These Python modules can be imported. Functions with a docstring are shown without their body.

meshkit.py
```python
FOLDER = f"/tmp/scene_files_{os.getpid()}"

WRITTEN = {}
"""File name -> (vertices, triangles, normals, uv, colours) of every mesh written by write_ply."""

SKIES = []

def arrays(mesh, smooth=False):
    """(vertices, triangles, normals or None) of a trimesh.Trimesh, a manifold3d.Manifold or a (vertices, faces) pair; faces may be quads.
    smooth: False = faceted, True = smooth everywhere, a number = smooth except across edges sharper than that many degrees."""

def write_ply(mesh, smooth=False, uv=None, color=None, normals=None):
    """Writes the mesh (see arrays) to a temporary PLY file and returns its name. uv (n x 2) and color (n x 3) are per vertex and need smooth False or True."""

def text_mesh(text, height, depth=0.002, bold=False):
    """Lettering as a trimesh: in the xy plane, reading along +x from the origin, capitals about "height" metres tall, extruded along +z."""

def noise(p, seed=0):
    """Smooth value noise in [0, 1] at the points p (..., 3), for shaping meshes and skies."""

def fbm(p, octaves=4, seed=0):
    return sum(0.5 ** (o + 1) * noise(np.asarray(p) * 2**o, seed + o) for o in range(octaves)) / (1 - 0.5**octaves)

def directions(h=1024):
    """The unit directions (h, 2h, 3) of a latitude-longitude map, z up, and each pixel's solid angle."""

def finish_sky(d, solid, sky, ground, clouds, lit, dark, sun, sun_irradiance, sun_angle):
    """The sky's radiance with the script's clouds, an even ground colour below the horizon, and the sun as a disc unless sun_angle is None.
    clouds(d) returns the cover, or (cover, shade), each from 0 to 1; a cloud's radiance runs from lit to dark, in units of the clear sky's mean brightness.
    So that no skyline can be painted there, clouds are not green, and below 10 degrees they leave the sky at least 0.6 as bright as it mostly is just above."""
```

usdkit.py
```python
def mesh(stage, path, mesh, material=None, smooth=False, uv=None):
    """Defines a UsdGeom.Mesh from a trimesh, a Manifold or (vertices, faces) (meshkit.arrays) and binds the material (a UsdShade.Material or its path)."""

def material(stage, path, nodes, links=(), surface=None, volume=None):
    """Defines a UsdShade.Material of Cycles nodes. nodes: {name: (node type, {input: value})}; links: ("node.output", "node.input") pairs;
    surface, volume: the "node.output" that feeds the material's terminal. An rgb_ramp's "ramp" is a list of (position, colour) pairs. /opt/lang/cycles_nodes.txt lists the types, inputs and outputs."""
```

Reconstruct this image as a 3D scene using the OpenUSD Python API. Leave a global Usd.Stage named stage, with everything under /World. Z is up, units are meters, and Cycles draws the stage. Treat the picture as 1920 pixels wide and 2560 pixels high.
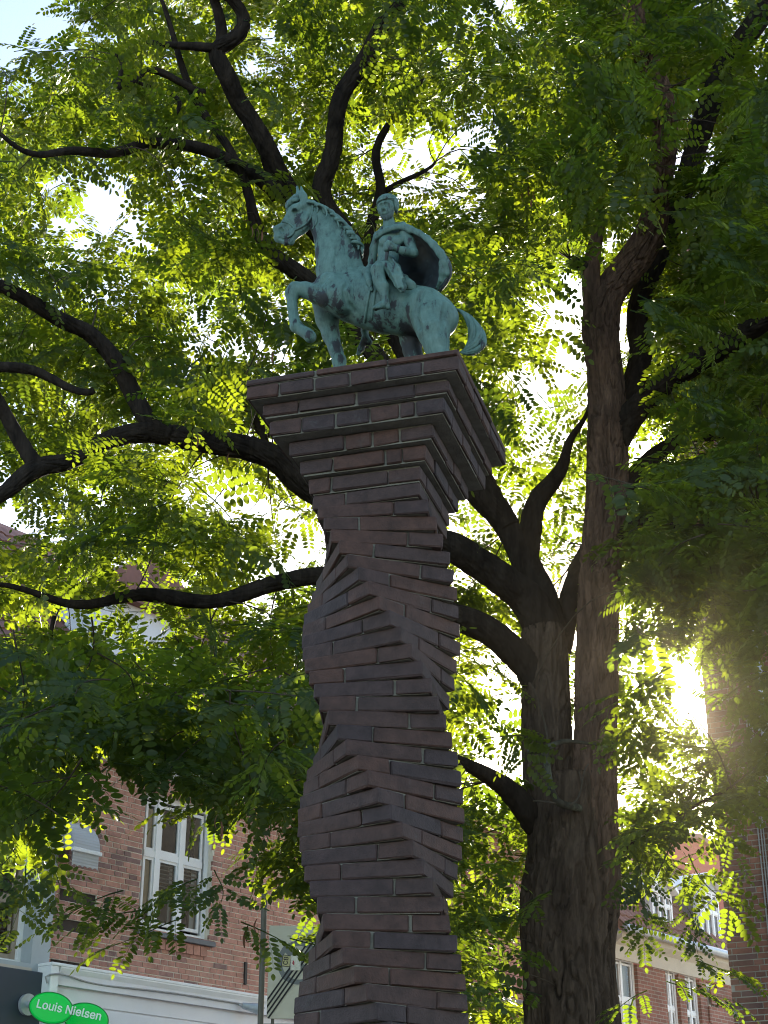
import math, random
import numpy as np, trimesh, usdkit, meshkit
from scipy.interpolate import CubicSpline, RectBivariateSpline
from scipy.spatial import cKDTree
from pxr import Usd, UsdGeom, UsdLux, UsdShade, Gf, Sdf, Vt

stage = Usd.Stage.CreateInMemory()
UsdGeom.SetStageUpAxis(stage, "Z")
UsdGeom.SetStageMetersPerUnit(stage, 1.0)
UsdGeom.Xform.Define(stage, "/World")
UsdGeom.Scope.Define(stage, "/World/Looks")

# ------------------------------------------------------------------ camera, sky, sun, exposure
F, PITCH = 3848.0, math.radians(25.1)          # focal length in pixels of the 1920 px wide photograph
CAM = np.array([0.0, 0.0, 1.6])
cam = UsdGeom.Camera.Define(stage, "/World/camera")
cam.AddTranslateOp().Set(Gf.Vec3d(*CAM))
cam.AddRotateXOp().Set(90 + math.degrees(PITCH))
cam.CreateHorizontalApertureAttr(36.0)
cam.CreateVerticalApertureAttr(48.0)
cam.CreateFocalLengthAttr(36.0 * F / 1920.0)
cam.CreateClippingRangeAttr(Gf.Vec2f(0.1, 5000))
cam.CreateExposureAttr(2.15)

SUN = np.array([0.1923, 0.9508, 0.3278]); SUN /= np.linalg.norm(SUN)
usdkit.material(stage, "/World/Looks/sky_material", {
    "s": ("sky_texture", {"sky_type": "single_scattering", "sun_disc": False, "sun_elevation": math.asin(SUN[2]),
                          "sun_rotation": math.atan2(SUN[0], SUN[1]), "air_density": 1.0, "aerosol_density": 0.9}),
    "b": ("background_shader", {"strength": 0.088})}, [("s.color", "b.color")], surface="b.background")
sky = UsdLux.DomeLight.Define(stage, "/World/sky")
UsdShade.MaterialBindingAPI.Apply(sky.GetPrim()).Bind(UsdShade.Material.Get(stage, "/World/Looks/sky_material"))
sky.GetPrim().SetCustomDataByKey("kind", "structure")
sun = UsdLux.DistantLight.Define(stage, "/World/sun")
sun.CreateNormalizeAttr(True); sun.CreateIntensityAttr(1.25); sun.CreateAngleAttr(0.5)
sun.CreateColorAttr(Gf.Vec3f(1.0, 0.9, 0.74))
sun.AddTransformOp().Set(Gf.Matrix4d().SetRotate(Gf.Rotation(Gf.Vec3d(0, 0, 1), Gf.Vec3d(*SUN))))

# ------------------------------------------------------------------ helpers
FWD = np.array([0, math.cos(PITCH), math.sin(PITCH)])
UPV = np.array([0, -math.sin(PITCH), math.cos(PITCH)])
def ray(px, py):
    return np.array([(px - 960) / F, 0, 0]) + UPV * ((1280 - py) / F) + FWD
def at_y(px, py, y):                            # the point of the place that is seen there, at that distance north
    d = ray(px, py); return CAM + d * (y / d[1])
def hit(px, py, p0, n):
    d = ray(px, py); return CAM + d * (np.dot(np.asarray(p0) - CAM, n) / np.dot(d, n))
def depth(p):
    return float(np.dot(np.asarray(p) - CAM, FWD))
def pix(p):
    q = np.asarray(p) - CAM; z = q @ FWD
    return np.stack([960 + F * q[..., 0] / z, 1280 - F * (q @ UPV) / z], -1)
VV = 1920 / 1659.0

counts = {}
def free_path(parent, name):
    k = counts.get((parent, name), 0); counts[(parent, name)] = k + 1
    return f"{parent}/{name}" if k == 0 else f"{parent}/{name}_{k:03d}"
def tag(prim, label=None, cat=None, group=None, kind=None):
    for k, v in (("label", label), ("category", cat), ("group", group), ("kind", kind)):
        if v: prim.SetCustomDataByKey(k, v)
    return prim
ORIGIN = {}
def thing(name, label, cat, loc=(0, 0, 0), group=None):
    path = free_path("/World", name)
    x = UsdGeom.Xform.Define(stage, path); x.AddTranslateOp().Set(Gf.Vec3d(*map(float, loc)))
    ORIGIN[path] = np.asarray(loc, float)
    tag(x.GetPrim(), label, cat, group)
    return path
def base_of(path):
    for k in (path, *["/".join(path.split("/")[:n]) for n in (4, 3)]):
        if k in ORIGIN: return ORIGIN[k]
    return np.zeros(3)
def part(parent, name, mesh, mat, smooth=False, label=None, kind=None):   # mesh in place coordinates
    v, f, n = meshkit.arrays(mesh, smooth)
    path = free_path(parent, name)
    v = v - base_of(path)
    m = UsdGeom.Mesh.Define(stage, path)
    m.CreatePointsAttr(Vt.Vec3fArray.FromNumpy(v.astype(np.float32)))
    m.CreateFaceVertexCountsAttr(Vt.IntArray.FromNumpy(np.full(len(f), 3, np.int32)))
    m.CreateFaceVertexIndicesAttr(Vt.IntArray.FromNumpy(f.astype(np.int32).ravel()))
    m.CreateSubdivisionSchemeAttr("none")
    if n is not None:
        m.CreateNormalsAttr(Vt.Vec3fArray.FromNumpy(n.astype(np.float32))); m.SetNormalsInterpolation("vertex")
    UsdShade.MaterialBindingAPI.Apply(m.GetPrim()).Bind(UsdShade.Material.Get(stage, "/World/Looks/" + mat))
    tag(m.GetPrim(), label, None, None, kind)
    return path
def cat(ms):
    return trimesh.util.concatenate([trimesh.Trimesh(*m, process=False) if isinstance(m, tuple) else m for m in ms])
def top(name, mesh, mat, label=None, cate=None, kind=None, smooth=False):
    p = part("/World", name, mesh, mat, smooth); tag(stage.GetPrimAtPath(p), label, cate, None, kind); return p

def mat(name, nodes, links, surface="p.BSDF"):
    usdkit.material(stage, "/World/Looks/" + name, nodes, links, surface=surface)
def plain(name, color, rough=0.6, spec=0.3, metallic=0.0, vary=0.12, scale=6.0, bump=0.0, bscale=60.0, **kw):
    c = np.array(color)
    nodes = {"g": ("geometry", {}), "n": ("noise_texture", {"scale": scale, "detail": 5.0, "roughness": 0.65}),
             "r": ("rgb_ramp", {"ramp": [(0.25, tuple(c * (1 - vary))), (0.75, tuple(np.minimum(c * (1 + vary), 1)))]}),
             "p": ("principled_bsdf", {"roughness": rough, "specular_ior_level": spec, "metallic": metallic, **kw})}
    links = [("g.position", "n.vector"), ("n.fac", "r.fac"), ("r.color", "p.base_color")]
    if bump:
        nodes["n2"] = ("noise_texture", {"scale": bscale, "detail": 4.0}); nodes["b"] = ("bump", {"strength": bump, "distance": 0.01})
        links += [("g.position", "n2.vector"), ("n2.fac", "b.height"), ("b.normal", "p.normal")]
    mat(name, nodes, links)

CHAMFER_CACHE = {}
def block(center, ex, ey, ez, size, ch=0.0):    # a box with its own axes and chamfered edges (44 triangles)
    h = np.asarray(size) / 2
    if ch <= 0:
        c = np.array([[x, y, z] for x in (-1, 1) for y in (-1, 1) for z in (-1, 1)], float) * h
        f = np.array([[0, 1, 3], [0, 3, 2], [4, 6, 7], [4, 7, 5], [0, 4, 5], [0, 5, 1], [2, 3, 7], [2, 7, 6], [0, 2, 6], [0, 6, 4], [1, 5, 7], [1, 7, 3]])
    else:
        pts = []
        for sx in (-1, 1):
            for sy in (-1, 1):
                for sz in (-1, 1):
                    for k in range(3):
                        q = np.array([sx, sy, sz]) * (h - ch); q[k] += (sx, sy, sz)[k] * ch; pts.append(q)
        c = np.array(pts)
        if "f" not in CHAMFER_CACHE:
            hull = trimesh.convex.convex_hull(c); _, idx = cKDTree(c).query(hull.vertices)
            CHAMFER_CACHE["f"] = idx[hull.faces]
        f = CHAMFER_CACHE["f"]
    R = np.stack([ex, ey, ez])
    return c @ R + np.asarray(center), f.copy()
X3, Y3, Z3 = np.eye(3)

def spline(points, n):
    p = np.asarray(points, float)
    t = np.r_[0, np.cumsum(np.linalg.norm(np.diff(p[:, :3], axis=0), axis=1) + 1e-9)]
    u = np.linspace(0, t[-1], n)
    if len(p) == 2:
        return np.stack([np.interp(u, t, p[:, k]) for k in range(p.shape[1])], 1)
    return CubicSpline(t, p)(u)
def sweep(points, radii, sides=8, cap=True, disp=None):
    p = np.asarray(points, float); n = len(p)
    radii = np.broadcast_to(radii, (n,))
    tg = np.gradient(p, axis=0); tg /= np.linalg.norm(tg, axis=1, keepdims=True) + 1e-12
    a = np.zeros_like(p); ref = X3 if abs(tg[0][0]) < 0.8 else Z3
    cur = np.cross(tg[0], np.cross(ref, tg[0])); cur /= np.linalg.norm(cur)
    for i in range(n):
        cur = cur - tg[i] * np.dot(cur, tg[i]); cur /= np.linalg.norm(cur) + 1e-12; a[i] = cur
    b = np.cross(tg, a)
    th = np.arange(sides) * 2 * np.pi / sides
    r = radii[:, None] * np.ones(sides)
    if disp is not None: r = r + disp(th, np.r_[0, np.cumsum(np.linalg.norm(np.diff(p, axis=0), axis=1))], radii)
    v = p[:, None] + r[..., None] * (np.cos(th)[None, :, None] * a[:, None] + np.sin(th)[None, :, None] * b[:, None])
    i, j = np.meshgrid(np.arange(n - 1), np.arange(sides), indexing="ij"); j2 = (j + 1) % sides
    q = np.stack([i * sides + j, i * sides + j2, (i + 1) * sides + j2, (i + 1) * sides + j], -1).reshape(-1, 4)
    f = np.vstack([q[:, [0, 1, 2]], q[:, [0, 2, 3]]]); v = v.reshape(-1, 3)
    if cap:
        v = np.vstack([v, p[0], p[-1]]); k = np.arange(sides); k2 = (k + 1) % sides
        f = np.vstack([f, np.stack([np.full(sides, n * sides), k2, k], 1), np.stack([np.full(sides, n * sides + 1), (n - 1) * sides + k, (n - 1) * sides + k2], 1)])
    return v, f

# ------------------------------------------------------------------ materials
def brick_mat(name, palette, scale=14.0, stain_or_shade=(0.5, 0.5, 0.48), stain_at=0.66, rough=0.75, bump=0.35, random_island=False, lo=0.62, hi=1.35):
    nodes = {"g": ("geometry", {}), "o": ("object_info", {}),
             "r": ("rgb_ramp", {"ramp": [((i + 0.5) / len(palette), c) for i, c in enumerate(palette)], "interpolate": False}),
             "n": ("noise_texture", {"scale": scale, "detail": 6.0, "roughness": 0.7}),
             "v": ("map_range", {"from_min": 0.25, "from_max": 0.75, "to_min": lo, "to_max": hi}),
             "m": ("vector_math", {"math_type": "scale"}),
             "n3": ("noise_texture", {"scale": scale * 0.35, "detail": 7.0, "roughness": 0.75, "distortion": 0.6}),
             "sr": ("rgb_ramp", {"ramp": [(stain_at, (0, 0, 0)), (stain_at + 0.14, (0.55, 0.55, 0.55))]}),
             "mx": ("mix", {"color2": stain_or_shade}),
             "n2": ("noise_texture", {"scale": 130.0, "detail": 5.0, "roughness": 0.7}),
             "b": ("bump", {"strength": bump, "distance": 0.004}),
             "p": ("principled_bsdf", {"roughness": rough, "specular_ior_level": 0.25})}
    links = [("g.random_per_island" if random_island else "o.random", "r.fac"), ("g.position", "n.vector"), ("g.position", "n2.vector"), ("g.position", "n3.vector"),
             ("n.fac", "v.value"), ("r.color", "m.vector1"), ("v.result", "m.scale"), ("m.vector", "mx.color1"), ("n3.fac", "sr.fac"), ("sr.color", "mx.fac"),
             ("mx.color", "p.base_color"), ("n2.fac", "b.height"), ("b.normal", "p.normal")]
    mat(name, nodes, links)
CLINKER = [(0.0395, 0.0215, 0.0180), (0.0335, 0.0200, 0.0188), (0.0430, 0.0220, 0.0172), (0.0290, 0.0188, 0.0188), (0.0400, 0.0218, 0.0180), (0.0355, 0.0208, 0.0186), (0.0460, 0.0224, 0.0164), (0.0340, 0.0200, 0.0175)]
for i, c in enumerate(CLINKER):
    brick_mat(f"clinker_{i:03d}", [c, c], scale=22, stain_or_shade=(0.075, 0.072, 0.07), stain_at=0.62, rough=0.62, bump=1.0, lo=0.45, hi=1.6)
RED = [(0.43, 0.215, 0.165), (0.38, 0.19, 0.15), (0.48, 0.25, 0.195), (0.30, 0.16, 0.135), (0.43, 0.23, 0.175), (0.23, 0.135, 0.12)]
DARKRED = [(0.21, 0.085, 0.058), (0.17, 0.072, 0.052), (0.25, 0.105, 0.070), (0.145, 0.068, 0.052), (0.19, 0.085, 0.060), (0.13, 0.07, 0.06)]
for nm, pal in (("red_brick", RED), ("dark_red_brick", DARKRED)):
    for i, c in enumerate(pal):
        brick_mat(f"{nm}_{i:03d}", [c, c], scale=9, stain_at=0.68, stain_or_shade=(0.20, 0.15, 0.13))
    brick_mat(nm + "_mixed", pal, scale=9, stain_at=0.68, stain_or_shade=(0.20, 0.15, 0.13), random_island=True)
plain("column_mortar", (0.125, 0.118, 0.096), 0.9, 0.1, vary=0.3, scale=25, bump=0.5, bscale=150)
plain("wall_mortar", (0.68, 0.62, 0.53), 0.9, 0.1, vary=0.15, scale=8, bump=0.3, bscale=120)
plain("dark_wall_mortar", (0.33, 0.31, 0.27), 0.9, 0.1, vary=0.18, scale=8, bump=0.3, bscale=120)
plain("white_paint", (0.80, 0.80, 0.81), 0.45, 0.4, vary=0.06, scale=3)
plain("white_board", (0.74, 0.73, 0.77), 0.5, 0.35, vary=0.05, scale=2)
plain("grey_render", (0.40, 0.43, 0.45), 0.7, 0.2, vary=0.07, scale=3, bump=0.1)
plain("slate_panel", (0.045, 0.055, 0.068), 0.55, 0.35, vary=0.12, scale=2)
plain("brown_wood", (0.34, 0.27, 0.21), 0.6, 0.3, vary=0.15, scale=12)
plain("sill_grey", (0.16, 0.16, 0.17), 0.7, 0.2)
plain("dark_recess", (0.07, 0.055, 0.05), 0.9, 0.1)
plain("room_dark", (0.03, 0.03, 0.032), 0.9, 0.1)
plain("blind_slat", (0.22, 0.21, 0.19), 0.7, 0.2)
plain("cream_backing", (0.50, 0.39, 0.26), 0.85, 0.1, vary=0.15, scale=8)  # painted reflection behind one casement, plain backing in the grey house
plain("curtain_sky_white", (0.60, 0.60, 0.58), 0.85, 0.1)  # real curtains, and painted sky reflection behind the town house panes
plain("galvanised", (0.42, 0.45, 0.48), 0.45, 0.5, 0.6, vary=0.15, scale=10)
plain("cable_grey", (0.30, 0.29, 0.28), 0.7)
plain("slate_cheek", (0.085, 0.10, 0.13), 0.6, 0.3, vary=0.15, scale=5)
plain("cornice_cream", (0.52, 0.46, 0.38), 0.75, 0.2, vary=0.1, scale=3)
plain("red_render", (0.36, 0.10, 0.075), 0.8, 0.2, vary=0.1)
plain("tile_red", (0.20, 0.095, 0.078), 0.75, 0.25, vary=0.35, scale=2.2, bump=0.3)
plain("pole_olive", (0.11, 0.105, 0.085), 0.5, 0.45, 0.2, vary=0.12)
plain("sign_cream", (0.52, 0.49, 0.40), 0.5, 0.4, vary=0.05)
plain("sign_grey", (0.17, 0.18, 0.18), 0.5, 0.4, vary=0.05)
plain("sign_black", (0.018, 0.018, 0.02), 0.5, 0.4)
plain("sticker_white", (0.62, 0.60, 0.52), 0.6, 0.3, vary=0.25, scale=60)
plain("sticker_yellow", (0.46, 0.42, 0.22), 0.6, 0.3, vary=0.1)
plain("sticker_red", (0.35, 0.06, 0.08), 0.6, 0.3)
plain("letter_white", (0.80, 0.82, 0.80), 0.4, 0.4, vary=0.02)
plain("green_edge", (0.01, 0.20, 0.04), 0.4, 0.5)
plain("paving", (0.22, 0.21, 0.20), 0.85, 0.2, vary=0.2, scale=1.2, bump=0.2)
plain("asphalt", (0.05, 0.05, 0.052), 0.9, 0.2, vary=0.2, scale=2, bump=0.3)
plain("pod_brown", (0.10, 0.045, 0.022), 0.7, 0.2, vary=0.4, scale=30)
plain("twig_bark", (0.045, 0.034, 0.024), 0.9, 0.1, vary=0.3, scale=30)
plain("dead_twig", (0.06, 0.050, 0.040), 0.95, 0.1, vary=0.3, scale=40)
# the optician's sign is a lit box: it shines in daylight
mat("sign_green", {"n": ("noise_texture", {"scale": 3.0}), "p": ("principled_bsdf", {"base_color": (0.0, 0.36, 0.045), "roughness": 0.3, "specular_ior_level": 0.4, "emission_color": (0.0, 0.62, 0.07), "emission_strength": 0.085})}, [])
mat("awning_vinyl", {"g": ("geometry", {}), "w": ("wave_texture", {"wave_type": "bands", "bands_direction": "z", "scale": 9.0, "distortion": 3.0, "detail": 2.0}), "b": ("bump", {"strength": 0.25, "distance": 0.02}),
     "d": ("principled_bsdf", {"base_color": (0.72, 0.74, 0.78), "roughness": 0.3, "specular_ior_level": 0.5}), "t": ("translucent_bsdf", {"color": (0.7, 0.72, 0.76)}), "m": ("mix_closure", {"fac": 0.25})},
    [("g.position", "w.vector"), ("w.fac", "b.height"), ("b.normal", "d.normal"), ("d.BSDF", "m.closure1"), ("t.BSDF", "m.closure2")], "m.closure")
mat("window_glass", {"f": ("fresnel", {"IOR": 1.55}), "t": ("transparent_bsdf", {"color": (0.80, 0.82, 0.82)}), "g": ("glossy_bsdf", {"roughness": 0.02, "color": (0.95, 0.97, 1.0)}), "m": ("mix_closure", {})},
    [("f.fac", "m.fac"), ("t.BSDF", "m.closure1"), ("g.BSDF", "m.closure2")], "m.closure")
mat("far_brick", {"g": ("geometry", {}), "vr": ("vector_rotate", {"rotate_type": "z_axis", "angle": -math.radians(90 - 39)}), "sx": ("separate_xyz", {}), "cx": ("combine_xyz", {}),
     "k": ("brick_texture", {"color1": (0.26, 0.105, 0.078), "color2": (0.19, 0.085, 0.068), "mortar": (0.30, 0.24, 0.20), "scale": 1.0, "mortar_size": 0.008, "mortar_smooth": 0.3, "brick_width": 0.24, "row_height": 0.0667, "bias": -0.2}),
     "n": ("noise_texture", {"scale": 2.0, "detail": 6.0}), "v": ("map_range", {"from_min": 0.3, "from_max": 0.7, "to_min": 0.75, "to_max": 1.2}), "m": ("vector_math", {"math_type": "scale"}),
     "b": ("bump", {"strength": 0.4, "distance": 0.006, "invert": True}), "p": ("principled_bsdf", {"roughness": 0.85, "specular_ior_level": 0.2})},
    [("g.position", "vr.vector"), ("vr.vector", "sx.vector"), ("sx.x", "cx.x"), ("sx.z", "cx.y"), ("cx.vector", "k.vector"), ("g.position", "n.vector"), ("n.fac", "v.value"), ("v.result", "m.scale"), ("k.color", "m.vector1"),
     ("m.vector", "p.base_color"), ("k.fac", "b.height"), ("b.normal", "p.normal")])
def bark_mat(name, dark, light, lichen=(0.10, 0.11, 0.07), lich=0.72):
    mat(name, {"g": ("geometry", {}), "mp": ("mapping", {"scale": (14, 14, 2.2)}), "n": ("noise_texture", {"scale": 1.0, "detail": 7.0, "roughness": 0.65, "distortion": 0.8}),
         "r": ("rgb_ramp", {"ramp": [(0.3, dark), (0.52, tuple((np.array(dark) + np.array(light)) / 2)), (0.72, light)]}),
         "n2": ("noise_texture", {"scale": 5.0, "detail": 6.0, "roughness": 0.75}), "r2": ("rgb_ramp", {"ramp": [(lich, (0, 0, 0)), (lich + 0.1, (0.7, 0.7, 0.7))]}), "mx": ("mix", {"color2": lichen}),
         "mp3": ("mapping", {"scale": (70, 70, 9)}), "n3": ("noise_texture", {"scale": 1.0, "detail": 5.0, "roughness": 0.7}), "b": ("bump", {"strength": 0.8, "distance": 0.012}),
         "p": ("principled_bsdf", {"roughness": 0.95, "specular_ior_level": 0.1})},
        [("g.position", "mp.vector"), ("mp.vector", "n.vector"), ("n.fac", "r.fac"), ("g.position", "n2.vector"), ("n2.fac", "r2.fac"), ("r2.color", "mx.fac"), ("r.color", "mx.color1"), ("mx.color", "p.base_color"),
         ("g.position", "mp3.vector"), ("mp3.vector", "n3.vector"), ("n3.fac", "b.height"), ("b.normal", "p.normal")])
bark_mat("bark_dark", (0.005, 0.004, 0.0034), (0.031, 0.024, 0.019), (0.034, 0.036, 0.026), 0.70)
bark_mat("bark_trunk", (0.012, 0.0088, 0.007), (0.108, 0.075, 0.054), (0.085, 0.080, 0.062), 0.67)
bark_mat("bark_red", (0.018, 0.012, 0.0095), (0.155, 0.094, 0.066), (0.09, 0.08, 0.06), 0.70)
bark_mat("bark_lichen", (0.022, 0.020, 0.016), (0.07, 0.066, 0.05), (0.12, 0.13, 0.095), 0.50)
def leaf_mat(name, ramp, trans, tfac=0.5):
    mat(name, {"g": ("geometry", {}), "o": ("object_info", {}), "a": ("math", {"math_type": "multiply_add", "value2": 0.45}), "a2": ("math", {"math_type": "multiply", "value2": 0.55}), 
         "r": ("rgb_ramp", {"ramp": ramp}), "r2": ("rgb_ramp", {"ramp": trans}), "d": ("principled_bsdf", {"roughness": 0.42, "specular_ior_level": 0.35}), "t": ("translucent_bsdf", {}), "m": ("mix_closure", {"fac": tfac})},
        [("o.random", "a2.value1"), ("g.random_per_island", "a.value1"), ("a2.value", "a.value3"), ("a.value", "r.fac"), ("a.value", "r2.fac"), ("r.color", "d.base_color"), ("r2.color", "t.color"), ("d.BSDF", "m.closure1"), ("t.BSDF", "m.closure2")], "m.closure")
leaf_mat("leaf_green", [(0.0, (0.019, 0.043, 0.022)), (0.5, (0.028, 0.056, 0.021)), (0.93, (0.045, 0.070, 0.018)), (0.985, (0.22, 0.15, 0.02))],
         [(0.0, (0.165, 0.25, 0.012)), (0.5, (0.29, 0.36, 0.012)), (0.93, (0.45, 0.435, 0.012)), (0.985, (0.60, 0.37, 0.015))])
mat("verdigris", {"g": ("geometry", {}), "a": ("attribute", {"attribute": "stain_or_shade"}), "mp": ("mapping", {"scale": (26, 26, 8)}), "n": ("noise_texture", {"scale": 1.0, "detail": 9.0, "roughness": 0.74, "distortion": 0.4}),
     "w": ("math", {"math_type": "multiply_add", "value2": -0.24}),  # darkens both the patina runs and the painted shade
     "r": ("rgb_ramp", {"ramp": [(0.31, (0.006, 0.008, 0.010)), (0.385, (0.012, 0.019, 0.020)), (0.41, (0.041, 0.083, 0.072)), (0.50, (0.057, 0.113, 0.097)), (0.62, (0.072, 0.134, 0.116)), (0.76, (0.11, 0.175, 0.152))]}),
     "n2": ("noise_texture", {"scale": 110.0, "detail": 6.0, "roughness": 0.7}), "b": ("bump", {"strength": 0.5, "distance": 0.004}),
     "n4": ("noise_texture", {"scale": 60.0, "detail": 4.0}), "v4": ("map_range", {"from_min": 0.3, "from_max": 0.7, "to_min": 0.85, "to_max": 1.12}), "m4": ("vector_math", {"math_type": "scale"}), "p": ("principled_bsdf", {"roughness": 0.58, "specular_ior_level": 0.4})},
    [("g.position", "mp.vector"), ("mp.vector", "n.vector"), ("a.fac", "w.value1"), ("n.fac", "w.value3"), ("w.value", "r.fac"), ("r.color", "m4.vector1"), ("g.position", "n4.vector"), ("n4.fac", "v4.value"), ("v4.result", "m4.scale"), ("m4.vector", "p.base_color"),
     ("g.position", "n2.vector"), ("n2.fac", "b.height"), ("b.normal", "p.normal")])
mat("bronze_dark", {"g": ("geometry", {}), "n": ("noise_texture", {"scale": 18.0, "detail": 8.0, "roughness": 0.7}),
     "r": ("rgb_ramp", {"ramp": [(0.35, (0.009, 0.012, 0.016)), (0.58, (0.018, 0.028, 0.032)), (0.74, (0.06, 0.11, 0.105))]}), "p": ("principled_bsdf", {"roughness": 0.55, "specular_ior_level": 0.4})},
    [("g.position", "n.vector"), ("n.fac", "r.fac"), ("r.color", "p.base_color")])
plain("bronze_mid", (0.035, 0.062, 0.06), 0.6, 0.4, vary=0.5, scale=60)
# ------------------------------------------------------------------ ground
def sheet(x0, x1, y0, y1, z):
    return np.array([[x0, y0, z], [x1, y0, z], [x1, y1, z], [x0, y1, z]], float), np.array([[0, 1, 2], [0, 2, 3]])
top("ground", sheet(-120, 120, -120, 160, 0.0), "paving", kind="structure")
def strip(p, t, half, l0, l1, z):
    n = np.array([-t[1], t[0]]); q = [np.r_[p + t * l + n * w, z] for l, w in ((l0, -half), (l1, -half), (l1, half), (l0, half))]
    return np.array(q), np.array([[0, 1, 2], [0, 2, 3]])
STREET = np.array([math.sin(math.radians(39)), math.cos(math.radians(39))])
top("road", strip(np.array([2.6, 14.5]), STREET, 2.6, -40, 110, 0.004), "asphalt", kind="structure")

# ------------------------------------------------------------------ the twisted brick column
rng = np.random.default_rng(7)
COL = np.array([-0.010, 5.0])
COURSE, Z0 = 0.0539, 1.6 + 2.344
column = thing("brick_column", "tall twisted column of dark purple brown clinker bricks with a stepped capital", "column", (*COL, 0))
core, lower = [], []
def ring(a, theta, z0, z1, sides, flip, W=0.118, gap=0.0065, store=None, joint=0.0035):
    """One course: bricks round a square of half side a, pinwheel fashion; sides: brick lengths along one side."""
    c, s = math.cos(theta), math.sin(theta)
    R = np.array([[c, -s, 0], [s, c, 0], [0, 0, 1]])
    for k in range(4):
        q = np.array([[(1, 0, -1, 0)[k], -(0, 1, 0, -1)[k], 0], [(0, 1, 0, -1)[k], (1, 0, -1, 0)[k], 0], [0, 0, 1.0]])
        ln = np.array(sides(rng), float); ln *= (2 * a - W - gap * len(ln)) / ln.sum(); x = -a
        for l in ln:
            cx = np.array([x + l / 2, -a + W / 2, 0]); x += l + gap
            if flip: cx[0] = -cx[0]
            M = R @ q
            jit = rng.normal(0, 0.0012, 3); jit[2] *= 0.5; tw = rng.normal(0, 0.006)
            ex = M @ np.array([math.cos(tw), math.sin(tw), 0]); ey = np.cross(Z3, ex)
            ctr = M @ cx + np.array([COL[0], COL[1], (z0 + z1) / 2]) + jit
            m = block(ctr, ex, ey, Z3, (l, W, z1 - z0 - joint * rng.uniform(0.7, 1.4)), 0.0042); m = (m[0] + rng.normal(0, 0.0011, m[0].shape), m[1])
            if store is None: part(column, "brick", m, f"clinker_{rng.integers(0, len(CLINKER)):03d}")
            else: store.append(m)
    ex = R @ X3; h = a - 0.010
    core.append(block((COL[0], COL[1], (z0 + z1) / 2), ex, R @ Y3, Z3, (2 * h, 2 * h, z1 - z0 - 0.001)))
for k in range(0, 73):
    th = math.radians(-16.2 + 7.5 * k) + (rng.normal(0, 0.008) if k > 0 else 0)
    zt = Z0 - COURSE * k
    ring(0.1945, th, max(zt - COURSE, 0.0), zt, lambda r: [1.0], k % 2 == 0, store=None if k < 37 else lower)
TH0 = math.radians(-16.2)
def mix_side(opts): return lambda r: opts[r.integers(0, len(opts))]
z = Z0
caps = [(0.203, 0.064, [[.26, .1], [.1, .26]]), (0.230, 0.063, [[.12, .08, .26], [.26, .12]]), (0.262, 0.062, [[.17, .2, .17], [.26, .12, .12]]), (0.318, 0.066, [[.12, .06, .12, .14, .14], [.12, .12, .12, .14]]), (0.339, 0.056, [[.26, .17, .26], [.17, .26, .26]])]
for i, (a, h, o) in enumerate(caps):
    ring(a, TH0, z, z + h, mix_side(o), i % 2 == 1, joint=0.010); z += h
ring(0.383, TH0, z, z + 0.056, lambda r: [.12] * 5, True, joint=0.006); z += 0.056
ring(0.386, TH0, z, z + 0.026, lambda r: [.25, .25], False, W=0.25, joint=0.004); z += 0.026
core.append(block((COL[0], COL[1], z - 0.014), np.array([math.cos(TH0), math.sin(TH0), 0]), np.array([-math.sin(TH0), math.cos(TH0), 0]), Z3, (0.5, 0.5, 0.02)))
ZTOP = z
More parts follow.
